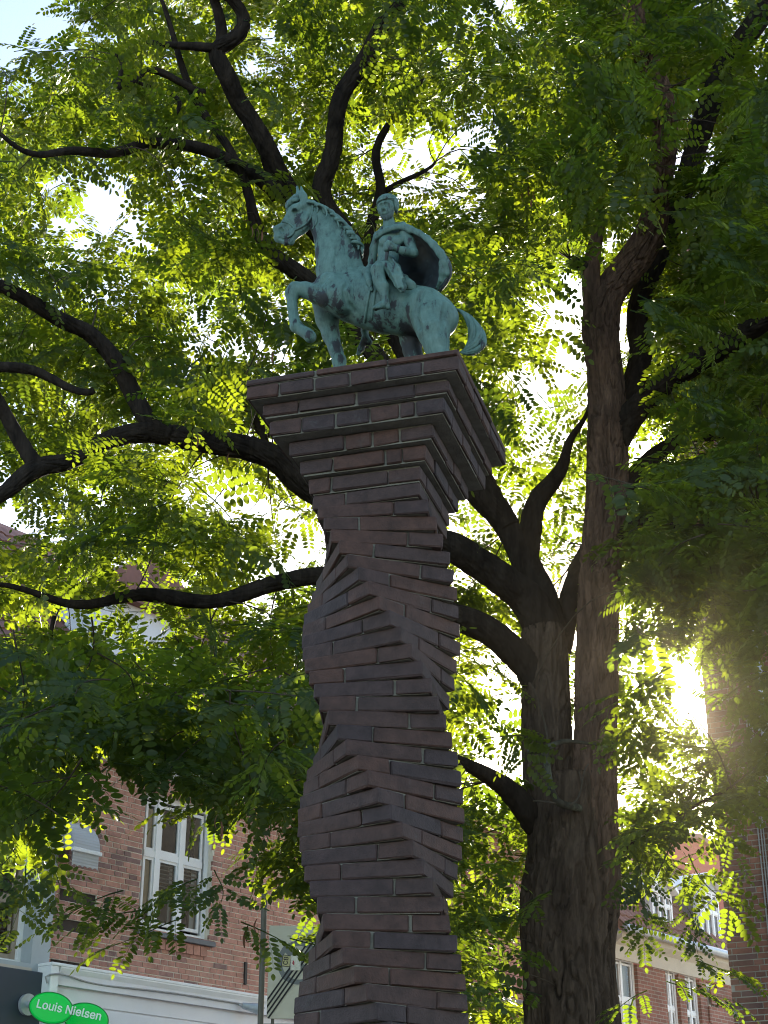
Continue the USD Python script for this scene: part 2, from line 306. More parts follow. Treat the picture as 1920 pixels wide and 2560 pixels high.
part(column, "mortar", cat(core), "column_mortar")
part(column, "lower_brickwork", cat(lower), "clinker_004", kind="stuff")

# ------------------------------------------------------------------ facades
class Facade:
    def __init__(s, p0, t, n):
        s.p0, s.t, s.n = np.array([p0[0], p0[1], 0.0]), np.array([*t, 0.0]), np.array([*n, 0.0])
    def at(s, a, z, d=0.0): return s.p0 + s.t * a + s.n * d + Z3 * z
    def sz(s, px, py, d=0.0):
        q = hit(px, py, s.p0 + s.n * d, s.n); return float((q - s.p0) @ s.t), float(q[2])
    def box(s, s0, s1, z0, z1, d0, d1, ch=0.0):
        return block(s.at((s0 + s1) / 2, (z0 + z1) / 2, (d0 + d1) / 2), s.t, s.n, Z3, (abs(s1 - s0), abs(d1 - d0), abs(z1 - z0)), ch)
    def prism(s, poly, d0, d1):                 # poly of (s, z) extruded from d0 to d1
        from shapely.geometry import Polygon
        m = trimesh.creation.extrude_polygon(Polygon(poly), 1.0, engine="earcut"); v = np.array(m.vertices)
        return s.p0 + v[:, :1] * s.t + (d0 + (d1 - d0) * v[:, 2:]) * s.n + v[:, 1:2] * Z3, np.array(m.faces)
    def cross(s, poly, s0, s1):                 # poly of (d, z) extruded along the wall
        from shapely.geometry import Polygon
        m = trimesh.creation.extrude_polygon(Polygon(poly), 1.0, engine="earcut"); v = np.array(m.vertices)
        return s.p0 + (s0 + (s1 - s0) * v[:, 2:]) * s.t + v[:, :1] * s.n + v[:, 1:2] * Z3, np.array(m.faces)
def wall_boxes(fc, s0, s1, z0, z1, d0, d1, holes):
    S = sorted({s0, s1, *[min(max(v, s0), s1) for h in holes for v in h[:2]]}); Zs = sorted({z0, z1, *[min(max(v, z0), z1) for h in holes for v in h[2:4]]})
    out = []
    for a, b in zip(S[:-1], S[1:]):
        run = None
        for c, e in zip(Zs[:-1], Zs[1:]):
            m = ((a + b) / 2, (c + e) / 2)
            if any(h[0] < m[0] < h[1] and h[2] < m[1] < h[3] for h in holes):
                if run: out.append(fc.box(a, b, *run, d0, d1)); run = None
            else: run = (run[0] if run else c, e)
        if run: out.append(fc.box(a, b, *run, d0, d1))
    return out
def bricks_of(s0, s1, z0, z1, holes, rows, r, L=0.228, j=0.012, H=0.0667):
    k = 0; zz = z0
    while zz < z1 - 0.02:
        x = s0 - r.uniform(0, 0.02) - (0.06 if k % 2 else 0.12); i = 0
        while x < s1:
            l = rows(k, i, r); a, b = max(x, s0), min(x + l, s1)
            if b - a > 0.03:
                segs = [(a, b)]
                for h in holes:
                    if h[2] < zz + H / 2 < h[3]:
                        segs = [t for u, v in segs for t in (((u, min(v, h[0])), (max(u, h[1]), v)) if h[0] < v and h[1] > u else ((u, v),)) if t[1] - t[0] > 0.02]
                for u, v in segs: yield u, v, zz + 0.006, zz + H - 0.006
            x += l + j; i += 1
        zz += H; k += 1
def brick_wall(owner, fc, s0, s1, z0, z1, holes, rows, mats, seed, win, proud=0.007, most=300):
    r = np.random.default_rng(seed); all_ = []
    for a, b, c, e in bricks_of(s0, s1, z0, z1, holes, rows, r):
        m = fc.box(a + r.uniform(-.002, .002), b + r.uniform(-.002, .002), c + r.uniform(-.0015, .0015), e + r.uniform(-.0015, .0015), -0.03, proud + r.uniform(-0.003, 0.003))
        p = pix(fc.at((a + b) / 2, (c + e) / 2)); w = abs(pix(fc.at(b, c))[0] - pix(fc.at(a, c))[0])
        seen = win[0] < p[0] < win[2] and win[1] < p[1] < win[3]
        all_.append((w if seen else -1, m))
    order = sorted(range(len(all_)), key=lambda i: -all_[i][0])
    single = {i for i in order[:most] if all_[i][0] > 0}
    for i in sorted(single): part(owner, "brick", all_[i][1], f"{mats}_{r.integers(0, 6):03d}")
    rest = [m for i, (_, m) in enumerate(all_) if i not in single]
    if rest: part(owner, "brickwork", cat(rest), mats + "_mixed", kind="stuff")
def window(owner, fc, s0, s1, z0, z1, cols, rows, d=-0.10, fw=0.055, paint="white_paint", backing="room_dark", depth_=0.30, blind=None, name="window", bars=0.028, sill=None):
    """A window: frame (the part), then sashes' bars, a pane of glass for every light, what hangs behind, and a sill."""
    fr = wall_boxes(fc, s0, s1, z0, z1, d - 0.06, d, [(s0 + fw, s1 - fw, z0 + fw, z1 - fw)])
    w = part(owner, name, cat(fr), paint)
    cs, zs = s0 + fw + np.r_[0, np.cumsum(cols)] / np.sum(cols) * (s1 - s0 - 2 * fw), z0 + fw + np.r_[0, np.cumsum(rows)] / np.sum(rows) * (z1 - z0 - 2 * fw)
    for c in cs[1:-1]: part(w, "mullion", fc.box(c - bars * 1.1, c + bars * 1.1, z0 + fw, z1 - fw, d - 0.055, d + 0.008), paint)
    for k, zz in enumerate(zs[1:-1]):
        for a, b in zip(cs[:-1], cs[1:]): part(w, "transom", fc.box(a + bars * 1.1, b - bars * 1.1, zz - bars * 1.2, zz + bars * 1.2, d - 0.055, d + 0.004), paint)
    for i in range(len(cs) - 1):
        for k in range(len(zs) - 1):
            a, b, c, e = cs[i] + bars * 1.1, cs[i + 1] - bars * 1.1, zs[k] + bars, zs[k + 1] - bars
            part(w, "casement", cat(wall_boxes(fc, a, b, c, e, d - 0.045, d - 0.006, [(a + bars, b - bars, c + bars * 1.2, e - bars * 1.2)])), paint)
            u0, u1, v0, v1 = a + bars, b - bars, c + bars * 1.2, e - bars * 1.2
            part(w, "pane", (np.array([fc.at(u0, v0, d - .026), fc.at(u1, v0, d - .026), fc.at(u1, v1, d - .026), fc.at(u0, v1, d - .026)]), np.array([[0, 1, 2], [0, 2, 3]]) if np.dot(np.cross(fc.t, Z3), fc.n) > 0 else np.array([[0, 2, 1], [0, 3, 2]])), "window_glass")
    e = d - depth_
    part(w, "room", cat([fc.box(s0, s1, z0, z1, e - 0.02, e), fc.box(s0 - .02, s0 - .001, z0 - .02, z1 + .02, e - .02, d - .061), fc.box(s1 + .001, s1 + .02, z0 - .02, z1 + .02, e - .02, d - .061), fc.box(s0, s1, z0 - .02, z0 - .001, e - .02, d - .061), fc.box(s0, s1, z1 + .001, z1 + .02, e - .02, d - .061)]), backing)
    if sill: part(w, "sill", fc.box(s0 - 0.06, s1 + 0.06, z0 - 0.06, z0 - 0.002, -0.06, 0.07, 0.004), sill)
    return w, cs, zs

# ---- the red brick shop house on the left
th = math.radians(39)
P0 = CAM + ray(250, 2350) * 18.1
A = Facade(P0, (math.sin(th), math.cos(th)), (math.cos(th), -math.sin(th)))
sL = A.sz(141, 2160)[0]                         # where the grey house ends and the bricks begin
S_END = A.sz(1150, 2300)[0]
house = thing("brick_shop_house", "red brick house with white window, white shop fascia and red tiled roof", "building", A.at(sL, 0))
ZE = A.sz(250, 1830)[1]
w0, w1 = A.sz(343, 2316)[0], A.sz(522, 2357)[0]
wz0, wz1 = A.sz(343, 2322)[1], A.sz(400, 1985)[1]
wt = A.sz(430, 2140)[1]
fz1 = A.sz(128, 2405, 0.24)[1]; fs0 = A.sz(127, 2430, 0.24)[0]
zq = lambda z_: fz1 - 0.25 + round((z_ - fz1 + 0.25) / 0.0667) * 0.0667
slots = [(A.sz(a, b)[0], A.sz(c, d)[0], zq(A.sz(a, b)[1]) - 0.1334, zq(A.sz(a, b)[1])) for a, b, c, d in ((150, 2213, 243, 2233), (138, 2299, 233, 2318), (126, 2392, 222, 2410))]
holes = [(w0, w1, wz0, wz1)] + slots
part(house, "wall", cat(wall_boxes(A, sL, S_END, 0, ZE, -0.35, 0, holes) + [A.box(h[0], h[1], h[2], h[3], -0.35, -0.055) for h in slots]), "wall_mortar")
for h in slots: part(house, "recess", A.box(h[0] - .02, h[1] + .02, h[2] + .002, h[3] + .006, -0.054, -0.03), "dark_recess")
def cross_bond(k, i, r): return (0.108 if r.random() < (0.68 if k % 2 else 0.36) else 0.228)
brick_wall(house, A, sL + 0.003, 9.5, fz1 - 0.25, ZE - 0.02, holes, cross_bond, "red_brick", 11, (110, 2040, 560, 2500))
W, cs, zs = window(house, A, w0, w1, wz0, wz1, [0.62, 1, 1], [(wt - wz0), (wz1 - wt)], d=-0.085, fw=0.07, bars=0.034, sill="sill_grey", depth_=0.34)
part(W, "blind", A.box(cs[0] + .03, cs[1] - .03, zs[0] + .18, zs[2] - .1, -0.14, -0.135), "cream_backing")  # cream panel paints the reflection of a yellow house front in the glass
r = np.random.default_rng(4)
for i in (1, 2):
    for q in range(22):
        zz = zs[0] + 0.42 + q * 0.052
        if zz < zs[1] - .06: part(W, "blind_slat", A.box(cs[i] + .06, cs[i + 1] - .06, zz, zz + 0.012, -0.165, -0.14), "blind_slat")
for i, x in ((1, 0.8), (2, 0.72)): part(W, "curtain", A.box(cs[i] + x * (cs[i + 1] - cs[i]) * 0.95, cs[i + 1] - .05, zs[0] + .05, zs[1] - .05, -0.18, -0.17), "curtain_sky_white")
part(house, "brick_apron", cat([A.box(w0 + 0.1 + 0.12 * q, w0 + 0.21 + 0.12 * q, wz0 - 0.19, wz0 - 0.075, 0.0, 0.03) for q in range(int((w1 - w0 - .1) / 0.12))]), "red_brick_000")
part(house, "wall_anchor", A.box(A.sz(612, 2410)[0] - .02, A.sz(612, 2410)[0] + .02, A.sz(612, 2462)[1], A.sz(612, 2406)[1], 0.005, 0.03), "sign_black")
# fascia of the shop
fas = part(house, "fascia", A.cross([(0, fz1 - 1.7), (0.17, fz1 - 1.7), (0.17, fz1 - 0.23), (0.24, fz1 - 0.23), (0.24, fz1 - 0.035), (0, fz1 - 0.035)], fs0, S_END), "white_board")
part(fas, "fascia_cap", A.box(fs0 - 0.02, S_END, fz1 - 0.034, fz1, -0.0, 0.275, 0.006), "white_paint")
part(fas, "fascia_moulding", A.cross([(0.241, fz1 - 0.10), (0.27, fz1 - 0.05), (0.27, fz1 - 0.035), (0.241, fz1 - 0.035)], fs0 + 0.12, S_END), "white_paint")
part(fas, "fascia_end", A.box(fs0 - 0.014, fs0 + 0.10, fz1 - 0.33, fz1 - 0.036, 0.0, 0.262, 0.004), "white_paint")
for q in range(7):
    zz = fz1 - 0.255 - q * 0.17
    part(fas, "board", A.box(fs0 + 0.02, S_END, zz - 0.155, zz, 0.171, 0.192 + 0.004 * (q % 2), 0.003), "white_board")
cp = [A.at(*A.sz(118, 2458, 0.25), 0.25), A.at(*A.sz(116, 2440, 0.25), 0.25), A.at(*A.sz(124, 2437, 0.25), 0.26), A.at(*A.sz(200, 2450, 0.25), 0.252), A.at(*A.sz(320, 2470, 0.25), 0.252), A.at(*A.sz(590, 2508, 0.25), 0.252), A.at(*A.sz(660, 2520, 0.25), 0.252)]
part(fas, "cable", sweep(spline(np.array(cp), 60), 0.011, 6), "cable_grey", True)
part(fas, "junction_box", A.box(*sorted((A.sz(112, 2480, 0.1)[0], A.sz(124, 2480, 0.1)[0])), A.sz(116, 2484, 0.1)[1], A.sz(116, 2462, 0.1)[1], 0.0, 0.12, 0.005), "white_paint")
sp = A.at(*A.sz(598, 2512, 0.25), 0.25)
part(fas, "spotlight", cat([sweep(np.array([sp, sp + A.n * 0.16 - Z3 * 0.06]), 0.014, 8), sweep(np.array([sp + A.n * 0.10 - Z3 * 0.02 - A.t * 0.05, sp + A.n * 0.2 - Z3 * 0.05 + A.t * 0.10, sp + A.n * 0.21 - Z3 * 0.055 + A.t * 0.12]), [0.035, 0.065, 0.07], 14)]), "galvanised", 30)
# roof: tile rows as real steps, dormer
pitch = math.radians(46)
def tiled_roof(owner, fc, s0, s1, ze, rise, d0=0.3, name="roof", every=0.22, course=0.30, matn="tile_red", pitch=pitch):
    L = rise / math.sin(pitch); up = -fc.n * math.cos(pitch) + Z3 * math.sin(pitch); nr = fc.n * math.sin(pitch) + Z3 * math.cos(pitch)
    slab = block(fc.at((s0 + s1) / 2, ze, d0) + up * L / 2 - nr * 0.06, fc.t, up, nr, (s1 - s0, L, 0.1))
    rf = part(owner, name, slab, matn)
    tiles = []
    for i in range(int(L / course)):
        n = int((s1 - s0) / every)
        ds = np.linspace(0, (s1 - s0), n * 6 + 1); hgt = 0.028 * np.abs(np.sin(ds / every * np.pi)) ** 1.5
        base = fc.at(s0, ze, d0) + up * (i * course)
        lo = base + ds[:, None] * fc.t + (hgt[:, None] + 0.034) * nr; hi = base + ds[:, None] * fc.t + up * course * 1.04 + (hgt[:, None] + 0.008) * nr; und = base + ds[:, None] * fc.t + nr * -0.005
        v = np.vstack([und, lo, hi]); m = len(ds); k = np.arange(m - 1)
        f = np.vstack([np.stack([k, k + 1, m + k + 1], 1), np.stack([k, m + k + 1, m + k], 1), np.stack([m + k, m + k + 1, 2 * m + k + 1], 1), np.stack([m + k, 2 * m + k + 1, 2 * m + k], 1)])
        tiles.append((v, f))
    part(rf, "roof_tiles", cat(tiles), matn, kind="stuff")
    return rf, up, nr
R_END = A.sz(700, 1700, -3)[0]
rf, up, nr = tiled_roof(house, A, sL - 4, R_END, ZE, 4.3)
part(house, "back_slope", A.cross([(-4.0, ZE), (-3.8, ZE + 4.2), (-8.0, ZE)], sL - 4, R_END - .02), "red_render")
part(house, "eaves", A.cross([(0, ZE - 0.35), (0.1, ZE - 0.35), (0.32, ZE - 0.02), (0, ZE - 0.02)], sL, S_END), "white_paint")
dp = A.at(*A.sz(345, 1575, -0.9), -0.9); ds_, dz_ = A.sz(345, 1575, -0.9)
dorm = part(rf, "dormer", A.box(ds_ - 0.75, ds_ + 1.0, dz_ - 1.3, dz_ + 0.32, -3.2, -0.9), "white_board")
part(rf, "dormer_cornice", cat([A.box(ds_ - 0.9, ds_ + 1.15, dz_ + 0.32, dz_ + 0.42, -3.3, -0.75), A.prism([(ds_ - 0.95, dz_ + 0.42), (ds_ + 1.2, dz_ + 0.42), (ds_ + .15, dz_ + 1.2)], -3.3, -0.75)]), "tile_red")

# ---- the grey rendered house at the far left
grey = thing("grey_shop_house", "grey rendered house at the far left with a dark slate shopfront below its window", "building", A.at(sL - 2, 0))
gz = A.sz(112, 2437)[1]; g1 = A.sz(86, 2300)[0] - 0.02; gw0 = A.sz(0, 2402)[0] - 0.9
gzs = A.sz(60, 2408)[1]
part(grey, "wall", cat(wall_boxes(A, sL - 6, sL - 0.003, gz, ZE, -0.4, 0.03, [(gw0, g1, gzs, gzs + 2.3)])), "grey_render")
part(grey, "shopfront", A.box(sL - 6, A.sz(112, 2450, 0.1)[0], 0, gz, -0.3, 0.12, 0.01), "slate_panel")
part(grey, "window_ledge", A.cross([(-0.2, gzs - 0.10), (0.06, gzs - 0.10), (0.06, gzs - 0.05), (-0.2, gzs - 0.002)], gw0 - .05, g1 + 0.0), "cornice_cream")
W2, cs2, zs2 = window(grey, A, gw0, g1 - 0.02, gzs + 0.02, gzs + 2.28, [1, 1], [1, 1.1, 1.4], d=-0.2, fw=0.09, paint="brown_wood", backing="cream_backing", depth_=0.5, bars=0.03)
part(W2, "outer_frame", cat(wall_boxes(A, gw0 - 0.0, g1 - .002, gzs, gzs + 2.3, -0.199, -0.15, [(gw0 + .02, g1 - 0.05, gzs + 0.05, gzs + 2.26)])), "white_paint")
for i in range(2):
    for k in range(3):
        for q in range(14):
            zz = zs2[k] + 0.07 + q * 0.042
            if zz < zs2[k + 1] - 0.07: part(W2, "blind_slat", A.box(cs2[i] + .05, cs2[i + 1] - .05, zz, zz + 0.022, -0.275, -0.255), "blind_slat")

# ---- white awning on the wall above
a0, a1 = A.sz(150, 2160, 0.3)[0], A.sz(243, 2172, 0.5)[0]
az0, az1 = A.sz(200, 2160, .45)[1], A.sz(200, 2066)[1]
prof = [(0.02, az1)] + [(0.02 + 0.5 * math.sin(u), az0 + 0.16 + (az1 - az0 - 0.16) * math.cos(u)) for u in np.linspace(0.15, math.pi / 2, 9)]
inner = [(d * 0.965, zz - 0.012) for d, zz in prof[::-1]]
awn = thing("awning", "white vinyl awning with curved hood and valance between grey house and brick wall", "awning", A.at(a0, az0))
part(awn, "hood", A.cross(prof + inner, a0, a1), "awning_vinyl", 40)
part(awn, "end_cheek", A.cross(prof + [(0.02, az0 + 0.16)], a1, a1 + 0.008), "awning_vinyl")
part(awn, "end_cheek", A.cross(prof + [(0.02, az0 + 0.16)], a0 - 0.008, a0), "awning_vinyl")
part(awn, "rail", A.box(a0 - 0.02, a1 + 0.03, az0 + 0.115, az0 + 0.16, 0.49, 0.54, 0.006), "white_paint")
va = np.linspace(a0, a1, 25); vz = az0 - 0.05 + 0.02 * np.abs(np.sin(np.linspace(0, 5 * math.pi, 25)))
part(awn, "valance", A.prism([(x, az0 + 0.114) for x in va[::-1]] + list(zip(va, vz)), 0.505, 0.512), "awning_vinyl")

# ---- the oval optician's sign
sg = thing("shop_sign", "bright green sign of two overlapping ovals lettered Louis Nielsen", "sign", A.at(*A.sz(150, 2530, 0.5), 0.5))
lc, rc = A.at(*A.sz(128, 2521, 0.5), 0.5), A.at(*A.sz(216, 2548, 0.5), 0.5)
ths = math.radians(8); tx = np.array([math.cos(ths), math.sin(ths), 0]); nz = np.array([math.sin(ths), -math.cos(ths), 0])
dd = rc - lc; rot = math.atan2(dd[2], dd[:2] @ tx[:2]); sx = math.cos(rot) * tx + math.sin(rot) * Z3; sy = np.cross(sx, -nz) * -1
if sy[2] < 0: sy = -sy
def oval(c, rx, ry, d0, d1, n=56):
    t_ = np.linspace(0, 2 * np.pi, n, endpoint=False); rings = []
    for k, dq in ((0.0, d0), (1.0, d0), (1.0, d1 - 0.02), (0.94, d1), (0.0, d1 + 0.004)):
        rings.append(c + (rx - (0.02 if k == .94 else 0)) * (k > 0) * np.cos(t_)[:, None] * sx + (ry - (0.02 if k == .94 else 0)) * (k > 0) * np.sin(t_)[:, None] * sy + nz * dq)
    v = np.vstack(rings); f = []
    for i in range(4):
        k = np.arange(n); k2 = (k + 1) % n
        f += [np.stack([i * n + k, i * n + k2, (i + 1) * n + k2], 1), np.stack([i * n + k, (i + 1) * n + k2, (i + 1) * n + k], 1)]
    return v, np.vstack(f)
pm = depth(lc) / F
part(sg, "panel", oval(lc, 54 * pm, 37 * pm, -0.05, 0.05), "sign_green", 30)
part(sg, "panel", oval(rc, 56 * pm, 38 * pm, -0.052, 0.046), "sign_green", 30)
for c_, a_, b_ in ((lc, 54 * pm, 37 * pm), (rc, 56 * pm, 38 * pm)):
    q_ = np.linspace(0, 2 * np.pi, 72); part(sg, "rim", sweep(c_ + a_ * np.cos(q_)[:, None] * sx + b_ * np.sin(q_)[:, None] * sy + nz * (0.03 if c_ is lc else 0.026), 0.007, 6, False), "green_edge", True)
tmsh = meshkit.text_mesh("Louis Nielsen", 19.5 * pm, 0.006, bold=True); tv = np.array(tmsh.vertices)
tw = tv[:, 0].max(); sc = 164 * pm / tw
t0 = A.at(*A.sz(87, 2515, 0.5), 0.5); t0 = t0 - nz * ((t0 - lc) @ nz) + nz * 0.052
part(sg, "lettering", (t0 + tv[:, :1] * sc * sx + tv[:, 1:2] * sy + tv[:, 2:] * nz, np.array(tmsh.faces)), "letter_white")
bk = A.at(*A.sz(66, 2512, 0.14), 0.14)
part(sg, "bracket_disc", sweep(np.array([bk, bk + A.n * 0.04]), 0.115, 28), "galvanised", 30)
part(sg, "bracket_arm", sweep(np.array([bk + A.n * 0.04, bk + A.n * 0.2, lc - sx * 0.12]), 0.035, 12), "galvanised", 30)

# ---- the row of brick town houses beyond, same street line
def S(px, py, d=0.0): return A.sz(px, py, d)
B0, B1 = S(1180, 2300)[0], S(1530, 2330)[0]
low = thing("low_brick_house", "pale pinkish brick house seen between the column and the tree trunk", "building", A.at(B0, 0))
zl = S(1250, 2080)[1]
lw = [(S(1215, 2460)[0], S(1301, 2512)[0], S(1285, 2500)[1], S(1285, 2330)[1])]
part(low, "wall", cat(wall_boxes(A, S_END + .01, B1, 0, zl, -0.4, 0.01, lw)), "far_brick")
for q in lw: window(low, A, *q, [1, 1], [1.5, 1], d=-0.08, sill="sill_grey", backing="room_dark")
rl, _, _ = tiled_roof(low, A, S_END + .01, B1 - 0.01, zl, 1.0, pitch=math.radians(25))
town = thing("brick_town_house", "red brick town house with cream cornice, tiled roof and two white dormers", "building", A.at(B1, 0))
T1 = S(1900, 2420)[0]
zg = S(1547, 2327)[1]; zc0 = S(1547, 2350)[1]
wins = []
for x0_, x1_, yt in ((1500, 1598, 2402), (1668, 1700, 2425), (1716, 1752, 2440), (1768, 1795, 2462)):
    x1s = S(x1_, 2500)[0]; x0s = S(x0_, 2500)[0]; ztp = S(x1_, yt)[1]; wins.append((x0s, x1s, ztp - 1.75, ztp))
part(town, "wall", cat(wall_boxes(A, B1, T1, 0, zc0 - .35, -0.4, 0, wins)), "far_brick")
for q in wins: window(town, A, *q, [1, 1] if q[1] - q[0] < 1.3 else [1, 1, 1], [1.5, 1], d=-0.07, fw=0.06, backing="curtain_sky_white", depth_=0.15)  # white backing stands in for bright sky reflected in the panes
part(town, "cornice", A.cross([(0, zc0 - 0.34), (0.05, zc0 - 0.34), (0.07, zc0 - 0.1), (0.22, zc0), (0.25, zg - 0.05), (0, zg - 0.05)], B1 - .05, T1), "cornice_cream")
gp = np.array([A.at(B1 - 0.1, zg - 0.02, 0.33), A.at(T1, zg - 0.02, 0.33)]); part(town, "gutter", sweep(gp, 0.075, 10), "galvanised", True)
sq = S(1808, 2520)[0]
for q in range(9):
    ztq = zc0 - 0.45 - q * 0.36; part(town, "quoin", A.box(sq - (0.62 if q % 2 else 0.5), sq + .3, ztq - 0.31, ztq, 0.0, 0.035, 0.004), "far_brick")
rt, _, _ = tiled_roof(town, A, B1, T1, zg + 0.02, 2.9, d0=0.27, pitch=math.radians(48))
for (xl, xr, yb, yt_, yb2) in ((1634, 1685, 2306, 2222, 2322), (1757, 1807, 2352, 2222, 2372)):
    dd_ = -0.04
    s0_, zb_ = S(xl, yb, dd_); s1_, _ = S(xr, yb2, dd_); zt_ = S(xl, yt_, dd_)[1]; mid = (s0_ + s1_) / 2
    part(rt, "dormer_cheek", cat([A.box(s0_ + .02, s1_ - .02, zb_ - 0.1, zt_ + 0.02, -2.6, dd_ - 0.09), A.prism([(s0_ + .02, zt_ + .02), (s1_ - .02, zt_ + .02), (mid, zt_ + 0.28)], -2.6, dd_ - 0.09)]), "slate_cheek")
    part(rt, "dormer_gable", cat([A.prism([(s0_, zt_ + 0.0), (s1_, zt_ + 0.0), (mid, zt_ + 0.27)], dd_ - 0.09, dd_ + 0.01)]), "grey_render")
    for sgn, e in ((-1, s0_ - .09), (1, s1_ + .09)):
        part(rt, "barge_board", A.prism([(mid, zt_ + 0.28), (e, zt_ - 0.02), (e, zt_ + 0.05), (mid, zt_ + 0.36)], -2.5, dd_ + 0.12), "white_paint")
    window(rt.rsplit("/", 1)[0], A, s0_, s1_, zb_, zt_, [1, 1, 1], [1.5, 1], d=dd_, fw=0.05, bars=0.022, backing="curtain_sky_white", depth_=0.12, name="dormer_window")  # dormer panes get the same painted sky reflection
rg = thing("red_gable_house", "red rendered gable rising behind the dormers of the town house", "building", A.at(T1 - 1, 0, -3))
g0, gzt = S(1745, 2100, -3); g1_, _ = S(1830, 2250, -3)
part(rg, "wall", A.prism([(g0 - 2.6, 0), (g1_ + 1.2, 0), (g1_ + 1.2, gzt - 0.5), (g0, gzt), (g0 - 2.6, gzt - 0.3)], -5, -3), "red_render")
part(rg, "roof", A.prism([(g0 - 2.7, gzt - .3), (g0, gzt + .01), (g1_ + 1.3, gzt - 0.5), (g1_ + 1.3, gzt - 0.38), (g0, gzt + 0.13), (g0 - 2.7, gzt - 0.18)], -5.1, -2.9), "tile_red")

# ---- the dark brick building on the right, closer
tr = math.radians(28); Bf = Facade(CAM + ray(1822, 2400) * 17.5, (math.cos(tr), -math.sin(tr)), (-math.sin(tr), -math.cos(tr)))
right = thing("dark_brick_building", "tall dark red brick building at the right edge with a grey downpipe", "building", Bf.at(0, 0))
ZR = Bf.sz(1720, 1000)[1]
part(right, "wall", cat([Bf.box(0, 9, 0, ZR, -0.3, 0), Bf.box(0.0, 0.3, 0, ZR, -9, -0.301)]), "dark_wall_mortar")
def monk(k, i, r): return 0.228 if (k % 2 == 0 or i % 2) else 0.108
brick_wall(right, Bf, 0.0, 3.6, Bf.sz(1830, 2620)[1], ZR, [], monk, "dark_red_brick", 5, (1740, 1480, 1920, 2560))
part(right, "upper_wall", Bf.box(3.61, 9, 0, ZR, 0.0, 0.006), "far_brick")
part(right, "eaves", Bf.cross([(0, ZR), (0.35, ZR + 0.12), (0.35, ZR + 0.25), (-0.3, ZR + 0.25)], -0.1, 9), "white_paint")
rr, _, _ = tiled_roof(right, Bf, -0.1, 9, ZR + 0.26, 0.8, pitch=math.radians(40))
c0, cz = Bf.sz(1640, 620, -1.2)
chm = part(right, "chimney", Bf.box(c0, c0 + 0.75, ZR - 1, cz, -1.9, -1.2), "dark_wall_mortar")
ch_b = [Bf.box(a, b, c, e, -1.21, -1.19) for a, b, c, e in bricks_of(c0 + .003, c0 + 0.747, ZR - 1, cz, [], monk, np.random.default_rng(3))]
part(chm, "chimney_bricks", cat(ch_b), "red_brick_mixed", kind="stuff")
ps = Bf.sz(1893, 1640, 0.08)[0]
part(right, "downpipe", sweep(np.array([Bf.at(ps, 2.0, 0.09), Bf.at(ps, ZR - 0.2, 0.09), Bf.at(ps, ZR + 0.1, 0.3)]), 0.052, 14), "galvanised", 40)
for yb in (1560, 1700, 1830): zb_ = Bf.sz(1893, yb, .08)[1]; part(right, "pipe_clip", Bf.box(ps - .066, ps + .066, zb_ - 0.015, zb_ + 0.015, 0.0, 0.15), "galvanised")
for ox in (-0.17, -0.20, -0.235):
    part(right, "cable", sweep(np.array([Bf.at(ps + ox, 3, 0.02), Bf.at(ps + ox * .95, 6, 0.025), Bf.at(ps + ox, ZR, 0.02)]), 0.009, 5), "cable_grey")
lb = Bf.at(ps + 0.13, Bf.sz(1910, 1690, 0.2)[1], 0.0)
part(right, "iron_bracket", cat([sweep(spline(np.array([lb, lb + Bf.n * 0.25 + Z3 * 0.1, lb + Bf.n * 0.4 - Z3 * 0.02]), 12), 0.012, 6), sweep(np.array([lb - Z3 * 0.25, lb + Bf.n * 0.3 + Z3 * 0.06]), 0.012, 6)]), "sign_black", True)

# ---- the zone sign on its pole
pc = CAM + ray(746, 2407) * 15.0
Hh = np.array([pc[0], pc[1], 0]) / math.hypot(pc[0], pc[1]); st = np.array([math.cos(0.0), 0.06, 0]); st /= np.linalg.norm(st); sn = np.array([st[1], -st[0], 0])
SF = Facade((pc[0], pc[1]), st[:2], sn[:2]); pm = depth(pc) / F
pole = SF.sz(654, 2470)[0]
zs_ = thing("street_sign", "cream zone end sign with grey crossed ring and diagonal black stripes on olive pole", "sign", SF.at(pole, 0))
part(zs_, "pole", sweep(np.array([SF.at(pole, 0), SF.at(pole, pc[2] + 0.75)]), 7.4 * pm, 18), "pole_olive", 40)
zb, zt2 = SF.sz(746, 2547)[1], SF.sz(746, 2315)[1]; hw = 75 * pm
from shapely.geometry import box as sbox, Point as SPoint, LineString as SLine, Polygon as SPoly
def flat(shape, d0, d1):
    ms = [trimesh.creation.extrude_polygon(g, 1.0, engine="earcut") for g in getattr(shape, "geoms", [shape]) if g.area > 1e-7]
    m = trimesh.util.concatenate(ms); v = np.array(m.vertices)
    return SF.p0 + v[:, :1] * SF.t + v[:, 1:2] * Z3 + (d0 + (d1 - d0) * v[:, 2:]) * SF.n, np.array(m.faces)
panel = sbox(-hw + .02, zb + .02, hw - .02, zt2 - .02).buffer(0.02)
pn = part(zs_, "panel", flat(panel, -0.012, 0.012), "sign_cream")
cz_ = pc[2]; R1 = 53 * pm
ringp = SPoint(0, cz_).buffer(R1, 40).difference(SPoint(0, cz_).buffer(R1 - 12 * pm, 40))
crossb = (SLine([(-R1 * .72, cz_ + R1 * .72), (R1 * .72, cz_ - R1 * .72)]).buffer(6.5 * pm, cap_style=2).union(SLine([(-R1 * .72, cz_ - R1 * .72), (R1 * .72, cz_ + R1 * .72)]).buffer(6.5 * pm, cap_style=2)))
part(pn, "crossed_ring", flat(ringp.union(crossb).intersection(panel), 0.012, 0.0145), "sign_grey")
a_ = np.array([SF.sz(673, 2518)]) [0]; b_ = np.array(SF.sz(790, 2352)); dv = (b_ - a_) / np.linalg.norm(b_ - a_); pv = np.array([-dv[1], dv[0]])
